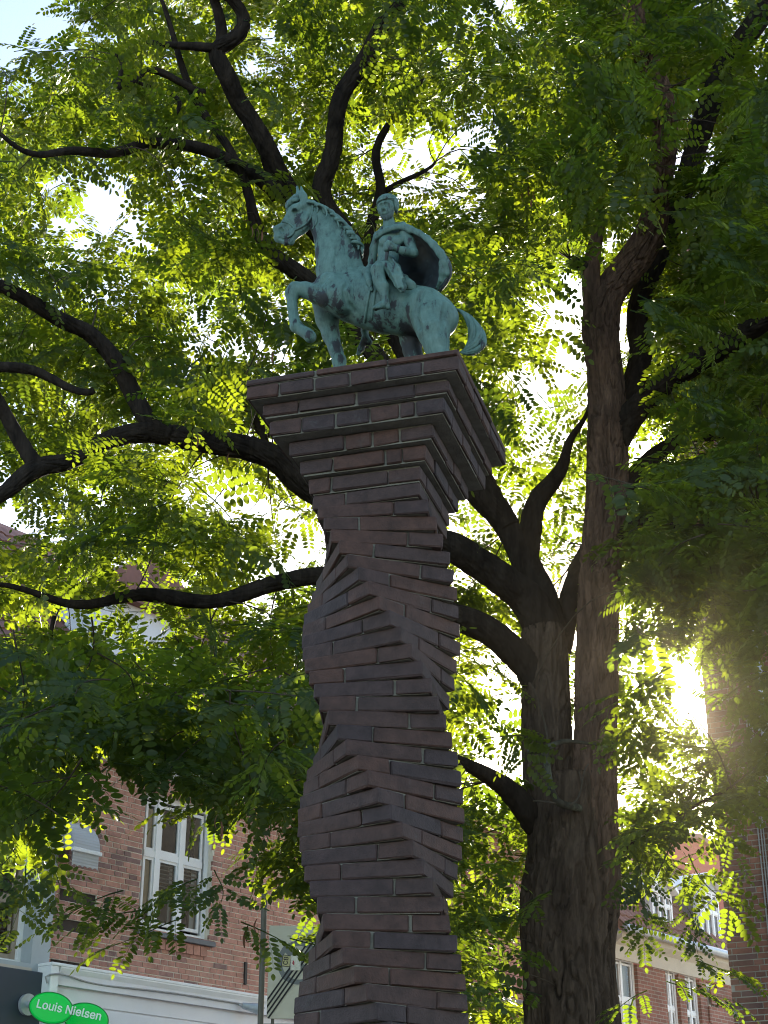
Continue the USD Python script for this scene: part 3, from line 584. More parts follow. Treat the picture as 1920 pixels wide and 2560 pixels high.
for q in range(4):
    o = a_ + pv * (q - 1.5) * 9.2 * pm; part(pn, "stripe", flat(SLine([o - dv * .3, b_ + pv * (q - 1.5) * 9.2 * pm + dv * .3]).buffer(2.1 * pm, cap_style=2).intersection(panel), 0.0146, 0.0165), "sign_black")
for q, (w_, mt, x_, y_, an, dd_) in enumerate(((16, "sticker_white", 739, 2411, 0.05, 0.018), )):
    pass
def quad(cx, cy, w_, h_, an):
    c = np.array(SF.sz(cx, cy)); u = np.array([math.cos(an), math.sin(an)]); v = np.array([-u[1], u[0]])
    return SPoly([c + u * a * w_ * pm / 2 + v * b * h_ * pm / 2 for a, b in ((-1, -1), (1, -1), (1, 1), (-1, 1))])
part(pn, "sticker", flat(quad(716, 2403, 22, 28, -0.12), 0.017, 0.0185), "sign_black")
part(pn, "sticker", flat(quad(716, 2403, 19, 25, -0.12), 0.0186, 0.0195), "sticker_yellow")
tb = meshkit.text_mesh("CB", 13 * pm, 0.001, bold=True); tv = np.array(tb.vertices); tv[:, 0] -= tv[:, 0].max() / 2; tv[:, 1] -= tv[:, 1].max() / 2; tv *= (0.85, 0.85, 1)
c = np.array(SF.sz(714, 2403)); an = math.pi / 2 - 0.12
part(pn, "sticker_lettering", (SF.p0 + (c[0] + tv[:, :1] * math.cos(an) - tv[:, 1:2] * math.sin(an)) * SF.t + (c[1] + tv[:, :1] * math.sin(an) + tv[:, 1:2] * math.cos(an)) * Z3 + (0.0196 + tv[:, 2:]) * SF.n, np.array(tb.faces)), "sign_black")
part(pn, "sticker", flat(quad(739, 2408, 25, 36, 0.0), 0.0197, 0.0207), "sticker_white")
part(pn, "sticker", flat(quad(733, 2410, 7, 3, -0.9).union(quad(734, 2406, 3, 8, 0.3)), 0.0208, 0.0214), "sticker_red")
part(zs_, "crossbar", cat([SF.box(pole, pole + 0.62, zb - 0.075, zb - 0.045, -0.035, -0.005), SF.box(0.0 + pole + .1, pole + .13, zb - 0.075, zb + 0.02, -0.03, -0.013)]), "pole_olive")
# ------------------------------------------------------------------ the bronze rider on the capital
OS = np.array([COL[0], COL[1], ZTOP])
E1 = np.array([-math.cos(TH0), -math.sin(TH0), 0.0])    # forward (to the left of the picture)
E2 = np.array([math.sin(TH0), -math.cos(TH0), 0.0])     # the horse's left side
BAS = np.stack([E1, E2, Z3])
def C(cx, cy, d):                               # point seen at (cx, cy) in the plane d beside the horse's middle, in the statue's own axes
    q = hit(640 + 0.38578 * cx, 440 + 0.38578 * cy, OS + E2 * d, E2) - OS
    return BAS @ q
RM = 0.38578 * (5.62 / F)                       # metres per unit there
def world(p): return np.asarray(p) @ BAS + OS
class Field:                                    # smooth union of round cones on a grid
    def __init__(s, lo, hi, h, k):
        s.lo, s.h, s.k = np.asarray(lo, float), h, k
        s.n = np.ceil((np.asarray(hi) - s.lo) / h).astype(int) + 1
        s.acc = np.zeros(s.n, np.float64); s.cut = []
    def sub(s, lo, hi):
        i0 = np.clip(np.floor((lo - s.lo) / s.h).astype(int), 0, s.n); i1 = np.clip(np.ceil((hi - s.lo) / s.h).astype(int) + 1, 0, s.n)
        ax = [s.lo[k] + s.h * np.arange(i0[k], i1[k]) for k in range(3)]
        return tuple(slice(a, b) for a, b in zip(i0, i1)), ax
    def cone(s, a, b, ra, rb, flat=1.0, k=None):
        a, b = np.asarray(a, float), np.asarray(b, float); k = k or s.k; m = max(ra, rb) + 7 * k
        sl, (x, y, z) = s.sub(np.minimum(a, b) - m, np.maximum(a, b) + m)
        if min(len(x), len(y), len(z)) == 0: return
        e = b - a; w = np.array([1, 1 / flat, 1]); L = max(((e * w) ** 2).sum(), 1e-12)
        X, Y, Z = (x - a[0])[:, None, None], ((y - a[1]) / flat)[None, :, None], (z - a[2])[None, None, :]
        t = np.clip((X * e[0] + Y * e[1] / flat + Z * e[2]) / L, 0, 1)
        d = np.sqrt((X - t * e[0]) ** 2 + (Y - t * e[1] / flat) ** 2 + (Z - t * e[2]) ** 2) - (ra + t * (rb - ra))
        s.acc[sl] += np.exp(np.clip(-d / k, -60, 60) * (k / s.k) if False else np.clip(-d / s.k, -60, 60))
    def chain(s, pts, flat=1.0):                # pts: (local xyz, radius)
        for (a, ra), (b, rb) in zip(pts[:-1], pts[1:]): s.cone(a, b, ra, rb, flat)
    def ball(s, c, r, flat=1.0): s.cone(c, np.asarray(c) + 1e-6, r, r, flat)
    def carve(s, c, r, k=0.003): s.cut.append((np.asarray(c), r, k))
    def phi(s):
        if hasattr(s, "_p"): return s._p
        p = -s.k * np.log(s.acc + 1e-30)
        for c, r, k in s.cut:
            sl, (x, y, z) = s.sub(c - r - 4 * k, c + r + 4 * k)
            d = r - np.sqrt((x - c[0])[:, None, None] ** 2 + (y - c[1])[None, :, None] ** 2 + (z - c[2])[None, None, :] ** 2)
            q = p[sl]; hh = np.clip(0.5 + 0.5 * (d - q) / k, 0, 1); p[sl] = q * (1 - hh) + d * hh + k * hh * (1 - hh)
        s._p = p; return p
    def near(s, cx, cy, d0=0.22, d1=-0.25):     # the surface seen there: first crossing along the line of sight
        a, b = C(cx, cy, d0), C(cx, cy, d1); t = np.linspace(0, 1, 400)[:, None]; q = a + (b - a) * t
        i = np.clip(np.round((q - s.lo) / s.h).astype(int), 0, s.n - 1); v = s.phi()[i[:, 0], i[:, 1], i[:, 2]]
        k = np.argmax(v < 0); return q[k] if v[k] < 0 else None
    def mesh(s): return surface_nets(s.phi(), s.lo, s.h)
def surface_nets(p, lo, h):
    s = p < 0; c = np.stack([s[i:s.shape[0] - 1 + i, j:s.shape[1] - 1 + j, k:s.shape[2] - 1 + k] for i in (0, 1) for j in (0, 1) for k in (0, 1)])
    act = c.any(0) & ~c.all(0); idx = np.argwhere(act); num = -np.ones(act.shape, int); num[act] = np.arange(len(idx))
    P = lambda o: p[idx[:, 0] + o[0], idx[:, 1] + o[1], idx[:, 2] + o[2]]
    tot = np.zeros((len(idx), 3)); n = np.zeros(len(idx))
    for ax in range(3):
        for u in (0, 1):
            for v in (0, 1):
                o0 = [0, 0, 0]; o0[(ax + 1) % 3] = u; o0[(ax + 2) % 3] = v; o1 = list(o0); o1[ax] = 1
                a, b = P(o0), P(o1); cr = (a < 0) != (b < 0); t = np.where(cr, a / np.where(cr, a - b, 1), 0)
                q = np.tile(np.array(o0, float), (len(idx), 1)); q[:, ax] = t; tot[cr] += q[cr]; n += cr
    V = lo + h * (idx + tot / n[:, None]); Fs = []
    for ax in range(3):
        b1, b2 = (ax + 1) % 3, (ax + 2) % 3
        sl0 = [slice(None)] * 3; sl1 = [slice(None)] * 3; sl0[ax] = slice(0, -1); sl1[ax] = slice(1, None)
        ch = np.argwhere(s[tuple(sl0)] != s[tuple(sl1)]); ch = ch[(ch[:, b1] > 0) & (ch[:, b2] > 0) & (ch[:, b1] < act.shape[b1]) & (ch[:, b2] < act.shape[b2])]
        g = lambda du, dv: num[tuple((ch - np.eye(3, dtype=int)[b1] * du - np.eye(3, dtype=int)[b2] * dv).T)]
        q = np.stack([g(1, 1), g(0, 1), g(0, 0), g(1, 0)], 1); fl = s[tuple(sl0)][tuple(ch.T)]
        q[~fl] = q[~fl][:, ::-1]; Fs.append(np.vstack([q[:, [0, 1, 2]], q[:, [0, 2, 3]]]))
    return V, np.vstack(Fs)
def P(cx, cy, d, r): return (C(cx, cy, d), r * RM)

statue = thing("equestrian_statue", "green patinated bronze statue of a cloaked rider on a horse raising one foreleg", "statue", OS)
H = Field((-0.46, -0.2, -0.01), (0.56, 0.2, 1.16), 0.0042, 0.0052)
fl = 0.82
H.chain([P(565, 770, 0, 165), P(650, 790, 0, 178), P(760, 825, 0, 186), P(860, 850, 0, 186), P(960, 865, 0, 178), P(1060, 875, 0, 168), P(1150, 905, 0, 150)], fl)   # barrel
H.chain([P(1090, 860, 0.035, 150), P(1180, 925, 0.04, 138)], 0.9); H.chain([P(1090, 870, -0.035, 150), P(1180, 930, -0.04, 138)], 0.9)                               # quarters
H.chain([P(560, 720, 0, 165), P(520, 600, 0, 142), P(487, 480, 0, 112), P(455, 370, 0, 92), P(400, 270, 0, 78), P(345, 215, 0, 62)], 0.62)                             # neck
H.chain([P(690, 640, 0, 60), P(790, 680, 0, 60)], 0.8)                                                                                                                 # withers
H.chain([P(470, 720, 0.055, 105), P(560, 800, 0.06, 110)], 0.9); H.chain([P(480, 740, -0.055, 100), P(540, 820, -0.055, 110)], 0.9)                                   # shoulders
H.chain([P(330, 205, 0, 62), P(262, 235, 0, 64), P(215, 310, 0, 56), P(172, 368, 0, 50), P(150, 392, 0, 42)], 0.72)                                                     # head
H.chain([P(320, 290, 0.008, 72), P(285, 335, 0.004, 56), P(235, 385, 0, 40), P(208, 415, 0, 32)], 0.62); H.chain([P(165, 400, 0, 42), P(190, 425, 0, 24)], 0.8)         # jaw, lips
H.ball(*P(228, 428, 0, 24), 0.9); H.chain([P(248, 205, .022, 22), P(275, 195, .026, 24)]); H.chain([P(215, 205, -.022, 22), P(240, 195, -.026, 22)])                    # chin, brows
H.chain([P(130, 345, 0.014, 24), P(160, 330, 0.016, 22)])
for d_, dx in ((0.026, 0), (-0.026, -26)):       # ears
    H.chain([P(316 + dx, 185, d_, 27), P(306 + dx, 130, d_ * 1.15, 23), P(292 + dx, 70, d_ * 1.1, 8)], 0.75)
def leg(pts, tail):                             # pts as seen, then (forward, height, radius) from the last point's place
    q = [P(*p) for p in pts]; b, dl = q[-1][0], q[-1][0][1]
    H.chain(q + [(np.array([b[0] + f_, dl, z_]), r_) for f_, z_, r_ in tail])
leg([(545, 790, .062, 100), (480, 785, .07, 84), (400, 765, .075, 66), (320, 738, .078, 52), (255, 730, .078, 44)], [])                                                # raised near foreleg
H.chain([P(255, 730, .078, 47), P(232, 765, .078, 44), P(236, 850, .078, 31), P(246, 925, .078, 31), P(262, 975, .078, 39), P(300, 1003, .078, 30), P(335, 1022, .078, 32)])
H.chain([P(330, 1022, .078, 36), P(352, 1042, .078, 42)])
leg([(455, 830, -.045, 98), (462, 930, -.05, 78), (485, 1030, -.05, 58), (518, 1130, -.05, 44), (540, 1200, -.05, 45)], [(-.012, .16, .020), (-.02, .07, .019), (-.015, .042, .023), (.004, .022, .024), (.012, .010, .030)])
leg([(1120, 930, .052, 120), (1150, 1010, .062, 104), (1168, 1090, .066, 84), (1180, 1150, .066, 66)], [(-.012, .165, .034), (-.030, .14, .029), (-.014, .07, .020), (-.006, .042, .024), (.012, .024, .024), (.022, .010, .030)])
leg([(1090, 930, -.05, 118), (1030, 990, -.062, 100), (1010, 1060, -.066, 78), (1012, 1130, -.066, 60)], [(-.04, .165, .034), (-.055, .14, .030), (-.035, .07, .020), (-.025, .042, .024), (-.005, .024, .024), (.006, .010, .030)])
H.chain([P(500, 300, 0, 62), P(555, 400, 0, 66), P(600, 500, 0, 70), P(640, 590, 0, 62)], 0.6)                                                                          # crest of the neck
def groove(pts, r_, k=.004, sink=0.0):          # pressed into the surface that is seen there
    q = [H.near(x, y) for x, y in pts]; q = np.array([p for p in q if p is not None])
    if len(q) < 2: return [(p, r_ * RM, k) for p in q]
    n = max(2, int(np.linalg.norm(np.diff(q, axis=0), axis=1).sum() / (r_ * RM * .6))); t = np.linspace(0, len(q) - 1, n)
    return [(np.array([np.interp(u, np.arange(len(q)), q[:, c]) for c in range(3)]) + np.array([0, sink, 0]), r_ * RM, k) for u in t]
cuts = groove([(252, 228)], 20, .003) + groove([(160, 346), (170, 358)], 15, .002) + groove([(148, 402), (176, 410), (205, 404), (228, 392)], 6, .0015) + groove([(345, 235), (356, 290), (340, 340), (300, 372)], 7, .004) \
    + groove([(610, 660), (572, 740), (590, 820), (640, 880)], 12, .008, .006) + groove([(1085, 740), (1045, 840), (1040, 930), (1062, 990)], 14, .010, .006) + groove([(230, 780), (238, 860), (246, 930)], 6, .003, .002) + groove([(420, 700), (470, 640), (520, 560), (530, 470)], 12, .010, .008) \
    + groove([(1230, 820), (1220, 920), (1200, 1010)], 10, .010, .006) + groove([(380, 730), (440, 745)], 10, .006, .003) + groove([(205, 300), (190, 330)], 9, .005, .003) + groove([(270, 290), (235, 330)], 9, .005, .003)
del H._p; H.cut = cuts
eye = [p for p, r_, k in cuts[:1]][0]; H.ball(eye - np.array([0, .004, 0]), .0075); H.chain([(eye + np.array([.010, 0.0, .006]), .0035), (eye + np.array([0, .004, .011]), .0035), (eye + np.array([-.011, .002, .005]), .0035)])
hv, hf = H.mesh()
nn = trimesh.Trimesh(hv, hf, process=False).vertex_normals
hv = hv + nn * ((meshkit.fbm(hv * 26, 3, 3) - 0.5) * 0.0035)[:, None]
STAIN_SHADE_SPOTS = [(255, 245, .06, 48), (318, 285, .07, 46), (335, 360, .06, 40), (300, 390, .05, 30), (165, 350, .05, 20), (195, 412, .05, 34), (205, 425, 0, 30), (372, 470, .06, 44), (362, 560, .06, 40), (385, 640, .08, 46), (440, 430, .08, 22), (462, 320, .07, 26), (490, 355, .07, 20),  # patina runs, plus shade painted under belly, inside legs, in eyes and mouth
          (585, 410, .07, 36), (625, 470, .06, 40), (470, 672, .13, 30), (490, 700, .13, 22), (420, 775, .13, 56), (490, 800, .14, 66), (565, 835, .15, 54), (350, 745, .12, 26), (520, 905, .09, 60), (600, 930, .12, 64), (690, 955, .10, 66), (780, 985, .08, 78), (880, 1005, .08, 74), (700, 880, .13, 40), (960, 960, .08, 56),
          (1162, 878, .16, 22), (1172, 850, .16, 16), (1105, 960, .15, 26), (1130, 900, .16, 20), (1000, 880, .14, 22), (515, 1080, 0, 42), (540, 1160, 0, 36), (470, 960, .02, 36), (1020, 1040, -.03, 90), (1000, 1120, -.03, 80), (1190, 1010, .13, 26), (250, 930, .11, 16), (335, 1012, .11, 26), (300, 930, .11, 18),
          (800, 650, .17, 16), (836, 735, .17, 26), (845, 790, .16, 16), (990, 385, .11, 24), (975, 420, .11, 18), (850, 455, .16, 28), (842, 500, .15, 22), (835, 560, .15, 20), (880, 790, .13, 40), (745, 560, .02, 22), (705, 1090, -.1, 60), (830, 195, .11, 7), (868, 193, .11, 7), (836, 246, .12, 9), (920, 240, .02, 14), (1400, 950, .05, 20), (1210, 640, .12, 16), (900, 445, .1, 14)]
SP_ = np.array([C(a, b, d) for a, b, d, r_ in STAIN_SHADE_SPOTS]); SR_ = np.array([r_ for *_, r_ in STAIN_SHADE_SPOTS]) * RM
def stain_or_shade(path, v):                             # dark runs of weathered bronze plus painted shade, as an attribute of the surface
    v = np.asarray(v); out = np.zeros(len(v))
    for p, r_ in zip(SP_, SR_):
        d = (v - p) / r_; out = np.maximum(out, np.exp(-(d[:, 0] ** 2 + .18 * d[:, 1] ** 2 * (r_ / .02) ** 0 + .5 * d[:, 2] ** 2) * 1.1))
    UsdGeom.PrimvarsAPI(stage.GetPrimAtPath(path)).CreatePrimvar("stain_or_shade", Sdf.ValueTypeNames.FloatArray, "vertex").Set(Vt.FloatArray.FromNumpy(out.astype(np.float32)))
horse = part(statue, "horse", (world(hv), hf), "verdigris", True); stain_or_shade(horse, hv)
def strokes(lines, sides=7, n=14):              # sculpted locks: tapered curved strands
    return cat([sweep(spline(np.array([world(p) for p, _ in l]), n), np.interp(np.linspace(0, 1, n), np.linspace(0, 1, len(l)), [r_ for _, r_ in l]), sides) for l in lines])
r = np.random.default_rng(21)
crest = [(335, 150), (395, 172), (450, 198), (505, 240), (555, 290), (600, 345), (635, 400), (665, 460)]
cs_ = CubicSpline(np.arange(8), np.array(crest, float))
locks = []
for k in range(110):
    u = r.uniform(0, 6.6); x, y = cs_(u); L = r.uniform(70, 130); d0 = r.uniform(-.03, .034)
    w = r.uniform(8, 15); dx, dy = r.uniform(0.35, 0.8), r.uniform(.6, .95)
    locks.append([P(x - 16, y + 16, d0, w), P(x + L * .3 * dx, y + L * .18, d0 + r.normal(0, .006), w * 1.05), P(x + L * .55 * dx, y + L * .55 * dy, d0 + r.normal(0, .008) - .006, w * .8), P(x + L * .5 * dx + r.normal(0, 8), y + L * dy, d0 + r.normal(0, .006), 3)])
for k in range(9):
    locks.append([P(615 + r.normal(0, 10), 380 + r.normal(0, 14), r.uniform(-.03, .0), 18), P(640, 430 + r.normal(0, 10), r.uniform(-.03, 0), 20), P(655 + r.normal(0, 8), 490, -.02, 15), P(648 + r.normal(0, 12), 528 + r.normal(0, 8), -.02, 4)])
part(horse, "mane", strokes(locks), "verdigris", True)
part(horse, "forelock", strokes([[P(285 + r.normal(0, 8), 150 + r.normal(0, 8), r.uniform(-.02, .02), 14), P(245 + r.normal(0, 8), 152 + r.normal(0, 9), r.uniform(-.02, .028), 16), P(218 + r.normal(0, 8), 182 + r.normal(0, 10), r.uniform(-.018, .028), 13), P(206 + r.normal(0, 9), 218 + r.normal(0, 10), r.uniform(-.01, .024), 4)] for _ in range(22)]), "verdigris", True)
tail = []
tl = [(1290, 860), (1352, 895), (1400, 950), (1432, 1020), (1428, 1085), (1390, 1130), (1335, 1150)]; tw_ = [14, 38, 50, 56, 58, 46, 22]
for k in range(26):
    a0_ = r.uniform(0, 2 * np.pi); rr_ = math.sqrt(r.uniform(0.1, 1)); l = []
    for q, ((x, y), w) in enumerate(zip(tl, tw_)):
        an = a0_ + q * 0.55; l.append(P(x + rr_ * w * .78 * math.cos(an), y + rr_ * w * .35 * math.cos(an), rr_ * w * RM * math.sin(an) * .7, max(5, w * .33) if q < 6 else 5))
    tail.append(l)
part(horse, "tail", strokes(tail, 7, 26), "verdigris", True)
def on_horse(pts, lift=0.002):
    q = [(H.near(x, y), x, y) for x, y in pts]; return np.array([world(p + np.array([0, lift, 0])) for p, x, y in q if p is not None])
straps = []
for pts in ([(143, 292), (170, 296), (205, 306), (235, 325), (250, 345)], [(350, 160), (368, 210), (360, 260), (330, 305), (290, 335), (255, 352)], [(252, 348), (235, 380), (205, 398)], [(376, 215), (392, 260), (388, 310), (365, 350)]):
    w = on_horse(pts)
    if len(w) > 2: straps.append(sweep(spline(w, 20), 0.0042, 7))
part(horse, "bridle", cat(straps), "verdigris", True)
girth = [on_horse([(762, 660), (745, 720), (728, 790), (715, 870), (705, 950)]), on_horse([(785, 690), (772, 760), (760, 840), (752, 930)])]
part(horse, "girth", cat([sweep(spline(g, 20), 0.0055, 7) for g in girth if len(g) > 2]), "verdigris", True)
pad = Field((-.3, -.16, .3), (.26, .2, .95), .0042, .005)
pad.chain([P(715, 625, .045, 32), P(740, 600, 0.0, 26), P(745, 610, -.05, 26)]); pad.chain([P(715, 625, .045, 32), P(735, 690, .085, 18), P(750, 740, .095, 10)])
[pad.chain([P(958 + q * 14, 668 + q * 5, .072 - q * .004, 12), P(972 + q * 15, 690 + q * 6, .085 - q * .004, 15), P(980 + q * 16, 722 + q * 4, .08 - q * .004, 11)]) for q in range(4)]; pad.chain([P(950, 668, .06, 26), P(960, 670, 0, 30), P(960, 680, -.06, 28)])
pv_, pf_ = pad.mesh(); part(horse, "saddle_cloth", (world(pv_), pf_), "verdigris", True)

# ---- the rider: one continuous body
R_ = Field((-.32, -.2, .30), (.26, .24, 1.26), 0.0024, 0.0030)
R_.chain([P(855, 600, .03, 78), P(856, 540, .03, 72), P(862, 470, .03, 76), P(872, 405, .03, 78), P(874, 378, .03, 60)], 0.72)     # trunk
R_.chain([P(800, 388, .012, 36), P(872, 372, .03, 46), P(965, 368, .05, 42)], .8)                                                   # shoulders
R_.ball(*P(835, 425, .058, 42), .7); R_.ball(*P(915, 420, .066, 42), .7)                                                            # chest
R_.chain([P(868, 372, .030, 48), P(864, 322, .032, 40), P(858, 285, .036, 38)])                                                     # neck
R_.chain([P(972, 375, .058, 42), P(1000, 435, .062, 35), P(1022, 498, .066, 30)]); R_.chain([P(1022, 500, .066, 30), P(960, 488, .094, 29), P(905, 466, .108, 20)])  # left arm
R_.chain([P(795, 392, .008, 38), P(768, 470, -.006, 32), P(752, 545, -.01, 26), P(742, 600, -.004, 22), P(732, 632, .004, 17)])    # right arm
R_.chain([P(850, 600, .062, 66), P(810, 600, .098, 54), P(788, 608, .118, 46)]); R_.chain([P(788, 610, .118, 46), P(800, 680, .116, 42), P(822, 722, .114, 44), P(832, 780, .114, 26), P(838, 812, .114, 21)])   # left leg
R_.chain([P(842, 815, .112, 23), P(852, 848, .108, 21)]); R_.chain([P(842, 822, .114, 22), P(812, 838, .122, 22), P(782, 850, .128, 17)])   # foot
for k in range(5): R_.chain([P(790 - k * 1 + 6, 848 - k * 0 + 2, .136 - k * .006, 9), P(762 + k * 4, 853 + k * 3.6, .139 - k * .0055, 8 - k * .7)])
R_.chain([P(850, 600, -.03, 64), P(800, 640, -.10, 52), P(770, 690, -.128, 44)]); R_.chain([P(770, 690, -.128, 42), P(720, 860, -.132, 42), P(706, 1000, -.132, 26), P(708, 1040, -.132, 22)])                      # far leg
R_.chain([P(712, 1055, -.132, 27), P(735, 1078, -.132, 22)]); R_.chain([P(705, 1060, -.132, 26), P(680, 1120, -.132, 22), P(662, 1152, -.132, 14)])
# left hand: palm, four fingers curled round the staff, thumb
hb = C(880, 462, .118)
R_.chain([(C(905, 466, .108), .0115), (C(884, 462, .117), .0125), (C(868, 460, .121), .0115)])
for k in range(4):
    y0 = 440 + k * 12
    R_.chain([(C(872, y0, .126), .0052), (C(852, y0 - 3, .134), .0050), (C(839, y0 + 3, .128), .0046), (C(845, y0 + 8, .118), .0042)])
R_.chain([(C(884, 446, .126), .0058), (C(868, 432, .134), .0052), (C(853, 420, .134), .0044)])
rh = [C(732, 632, .004), C(722, 646, .010)]
R_.chain([(rh[0], .010), (rh[1], .011)])
for k in range(4): R_.chain([(C(724 - k * 2, 640 + k * 6, .014), .0048), (C(708 + k, 648 + k * 5, .018), .0045), (C(706 + k * 3, 658 + k * 4, .012), .004)])
R_.chain([(C(734, 640, .012), .005), (C(726, 656, .02), .0045)])
# head, turned to the onlooker and slightly to the left
hc = C(854, 212, .048)
fw_ = np.array([0.17, 0.95, -0.34]); fw_ /= np.linalg.norm(fw_); rt_ = np.cross(fw_, Z3); rt_ /= np.linalg.norm(rt_); up_ = np.cross(rt_, fw_)
sc_ = 0.056
def hp(x, y, z): return hc + sc_ * (x * rt_ + y * fw_ + z * up_)          # in half heads: right, forward, up
def hchain(pts): R_.chain([(hp(*p[:3]), p[3] * sc_) for p in pts])
hchain([(0, -.18, .30, .62), (0, -.05, .36, .58)]); hchain([(0, .08, .05, .53), (0, .18, -.35, .42), (0, .30, -.62, .26)])
hchain([(-.34, .40, .27, .15), (-.08, .55, .25, .11), (.08, .55, .25, .11), (.34, .40, .27, .15)]); hchain([(0, .60, .17, .085), (0, .76, -.04, .10), (0, .84, -.15, .115)]); hchain([(-.11, .68, -.17, .085), (.11, .68, -.17, .085)])
for s_ in (-1, 1):
    hchain([(.40 * s_, .36, -.06, .19), (.34 * s_, .42, -.20, .13)]); hchain([(.16 * s_, .58, -.34, .10), (.26 * s_, .50, -.40, .08)])
hchain([(-.13, .62, -.50, .075), (.13, .62, -.50, .075)]); hchain([(-.12, .64, -.385, .05), (.12, .64, -.385, .05)])
for s_ in (-1, 1):
    R_.carve(hp(.235 * s_, .80, .085), .26 * sc_, .0015); R_.ball(hp(.235 * s_, .485, .085), .125 * sc_)
    hchain([(.12 * s_, .555, .135, .035), (.235 * s_, .575, .165, .04), (.36 * s_, .50, .125, .035)])
    hchain([(.62 * s_, -.05, .1, .09), (.64 * s_, -.10, -.08, .11), (.60 * s_, -.05, -.22, .07)])
R_.carve(hp(0, .86, -.445), .15 * sc_, .0012); R_.carve(hp(-.055, .93, -.265), .045 * sc_, .001); R_.carve(hp(.055, .93, -.265), .045 * sc_, .001)
rv, rf_ = R_.mesh(); rn = trimesh.Trimesh(rv, rf_, process=False).vertex_normals
rv = rv + rn * ((meshkit.fbm(rv * 60, 3, 5) - .5) * .0016)[:, None]
rider = part(statue, "rider", (world(rv), rf_), "verdigris", True); stain_or_shade(rider, rv)
def hl(pts): return [(hp(*p[:3]), p[3] * sc_) for p in pts]
bd = []
for k in range(44):
    a = r.uniform(-1.25, 1.25); x, y = .46 * math.sin(a), .16 + .40 * math.cos(a); z_ = r.uniform(-.66, -.50) + .16 * abs(math.sin(a))
    bd.append(hl([(x * .95, y * .95, z_ + .10, .07), (x * .95, y + .03, z_ - .06, .085), (x * .8, y + .05, z_ - .24, .065), (x * .62, y + .02, z_ - .38, .02)]))
for s_ in (-1, 1): bd.append(hl([(.03 * s_, .74, -.30, .055), (.16 * s_, .68, -.34, .06), (.25 * s_, .56, -.50, .04)]))
part(rider, "beard", strokes(bd, 6, 8), "bronze_mid", True)
hr = []
for k in range(90):
    an = r.uniform(0, 2 * np.pi); y, x = math.cos(an), math.sin(an)
    z0_ = 0.5 if y > 0.35 else r.uniform(-.22, .1); m = .72
    hr.append(hl([(x * .1, -.12 + y * .1, .98, .09), (x * .46, -.12 + y * .46, .86, .10), (x * .68, -.10 + y * .66, max(z0_, .45) if y > .35 else .45, .10), (x * (.56 if y < .35 else .62), -.12 + y * (.60 if y < .35 else .66), z0_ - .12, .02)]))
part(rider, "hair", strokes(hr, 6, 10), "verdigris", True)
bt = [hp(.70 * math.sin(a), -.12 + .74 * math.cos(a), .52 + .04 * math.cos(a)) for a in np.linspace(0, 2 * np.pi, 30)]
part(rider, "headband", sweep(np.array([world(p) for p in bt]), 0.0042, 7), "verdigris", True)
part(rider, "staff", sweep(np.array([world(C(866, 395, .128)), world(C(856, 440, .126)), world(C(850, 490, .122)), world(C(842, 552, .112))]), [.008, .007, .007, .006], 10), "bronze_dark", True)
part(rider, "bracelet", sweep(np.array([world(C(926, 474, .102)), world(C(914, 470, .105))]), .0165, 14), "bronze_dark", True)
T = Field((-.36, -.2, .34), (.26, .24, 1.0), .0026, .0030)
T.chain([P(800, 575, .108, 26), P(850, 560, .085, 34), P(905, 600, .085, 34), P(930, 660, .098, 34), P(950, 720, .108, 26), P(955, 748, .112, 10)], .8)
T.chain([P(770, 585, .12, 12), P(790, 568, .125, 20), P(840, 575, .118, 26), P(885, 640, .118, 26), P(915, 700, .122, 20), P(940, 748, .122, 9)], .7)
T.chain([P(765, 590, .115, 10), P(762, 605, .10, 10), P(775, 620, .07, 12)]); T.chain([P(850, 560, .07, 50), P(860, 590, 0.02, 70), P(850, 590, -.04, 55)], .8)
for (xa, ya, xb, yb, xc, yc) in ((842, 570, 892, 650, 925, 725), (872, 570, 912, 640, 942, 715), (900, 590, 928, 650, 955, 728), (885, 540, 925, 600, 950, 660)): T.chain([P(xa, ya, .128, 8), P(xb, yb, .138, 10), P(xc, yc, .136, 8)], .9)
tv_, tf_ = T.mesh(); stain_or_shade(part(rider, "tunic", (world(tv_), tf_), "verdigris", True), tv_)
# cloak: a billowing shell with rolled hem
rows = [[(985, 345, .085), (1045, 368, .092), (1115, 412, .098), (1182, 474, .098), (1236, 548, .092), (1254, 622, .078), (1232, 692, .056), (1180, 738, .022)],
        [(975, 338, .055), (1040, 372, .055), (1112, 420, .050), (1178, 485, .044), (1226, 560, .036), (1238, 630, .024), (1216, 694, .006), (1172, 738, -.012)],
        [(940, 335, .0), (1010, 395, -.035), (1080, 460, -.06), (1130, 530, -.075), (1160, 595, -.08), (1165, 655, -.08), (1155, 706, -.07), (1125, 738, -.05)],
        [(880, 350, -.05), (950, 430, -.09), (1010, 500, -.115), (1040, 575, -.125), (1055, 630, -.125), (1060, 680, -.12), (1060, 712, -.105), (1060, 730, -.085)],
        [(800, 385, -.035), (850, 460, -.085), (905, 530, -.115), (900, 600, -.12), (895, 650, -.115), (905, 690, -.105), (930, 715, -.09), (965, 725, -.075)]]
G = np.array([[C(*p) for p in rw] for rw in rows]); uu, vv_ = np.linspace(0, 1, 5), np.linspace(0, 1, 8); nu, nv = 40, 60
Sf = np.stack([RectBivariateSpline(uu, vv_, G[..., k], kx=3, ky=3)(np.linspace(0, 1, nu), np.linspace(0, 1, nv)) for k in range(3)], -1)
du, dv2 = np.gradient(Sf, axis=0), np.gradient(Sf, axis=1); Nn = np.cross(du, dv2); Nn /= np.linalg.norm(Nn, axis=-1, keepdims=True) + 1e-12
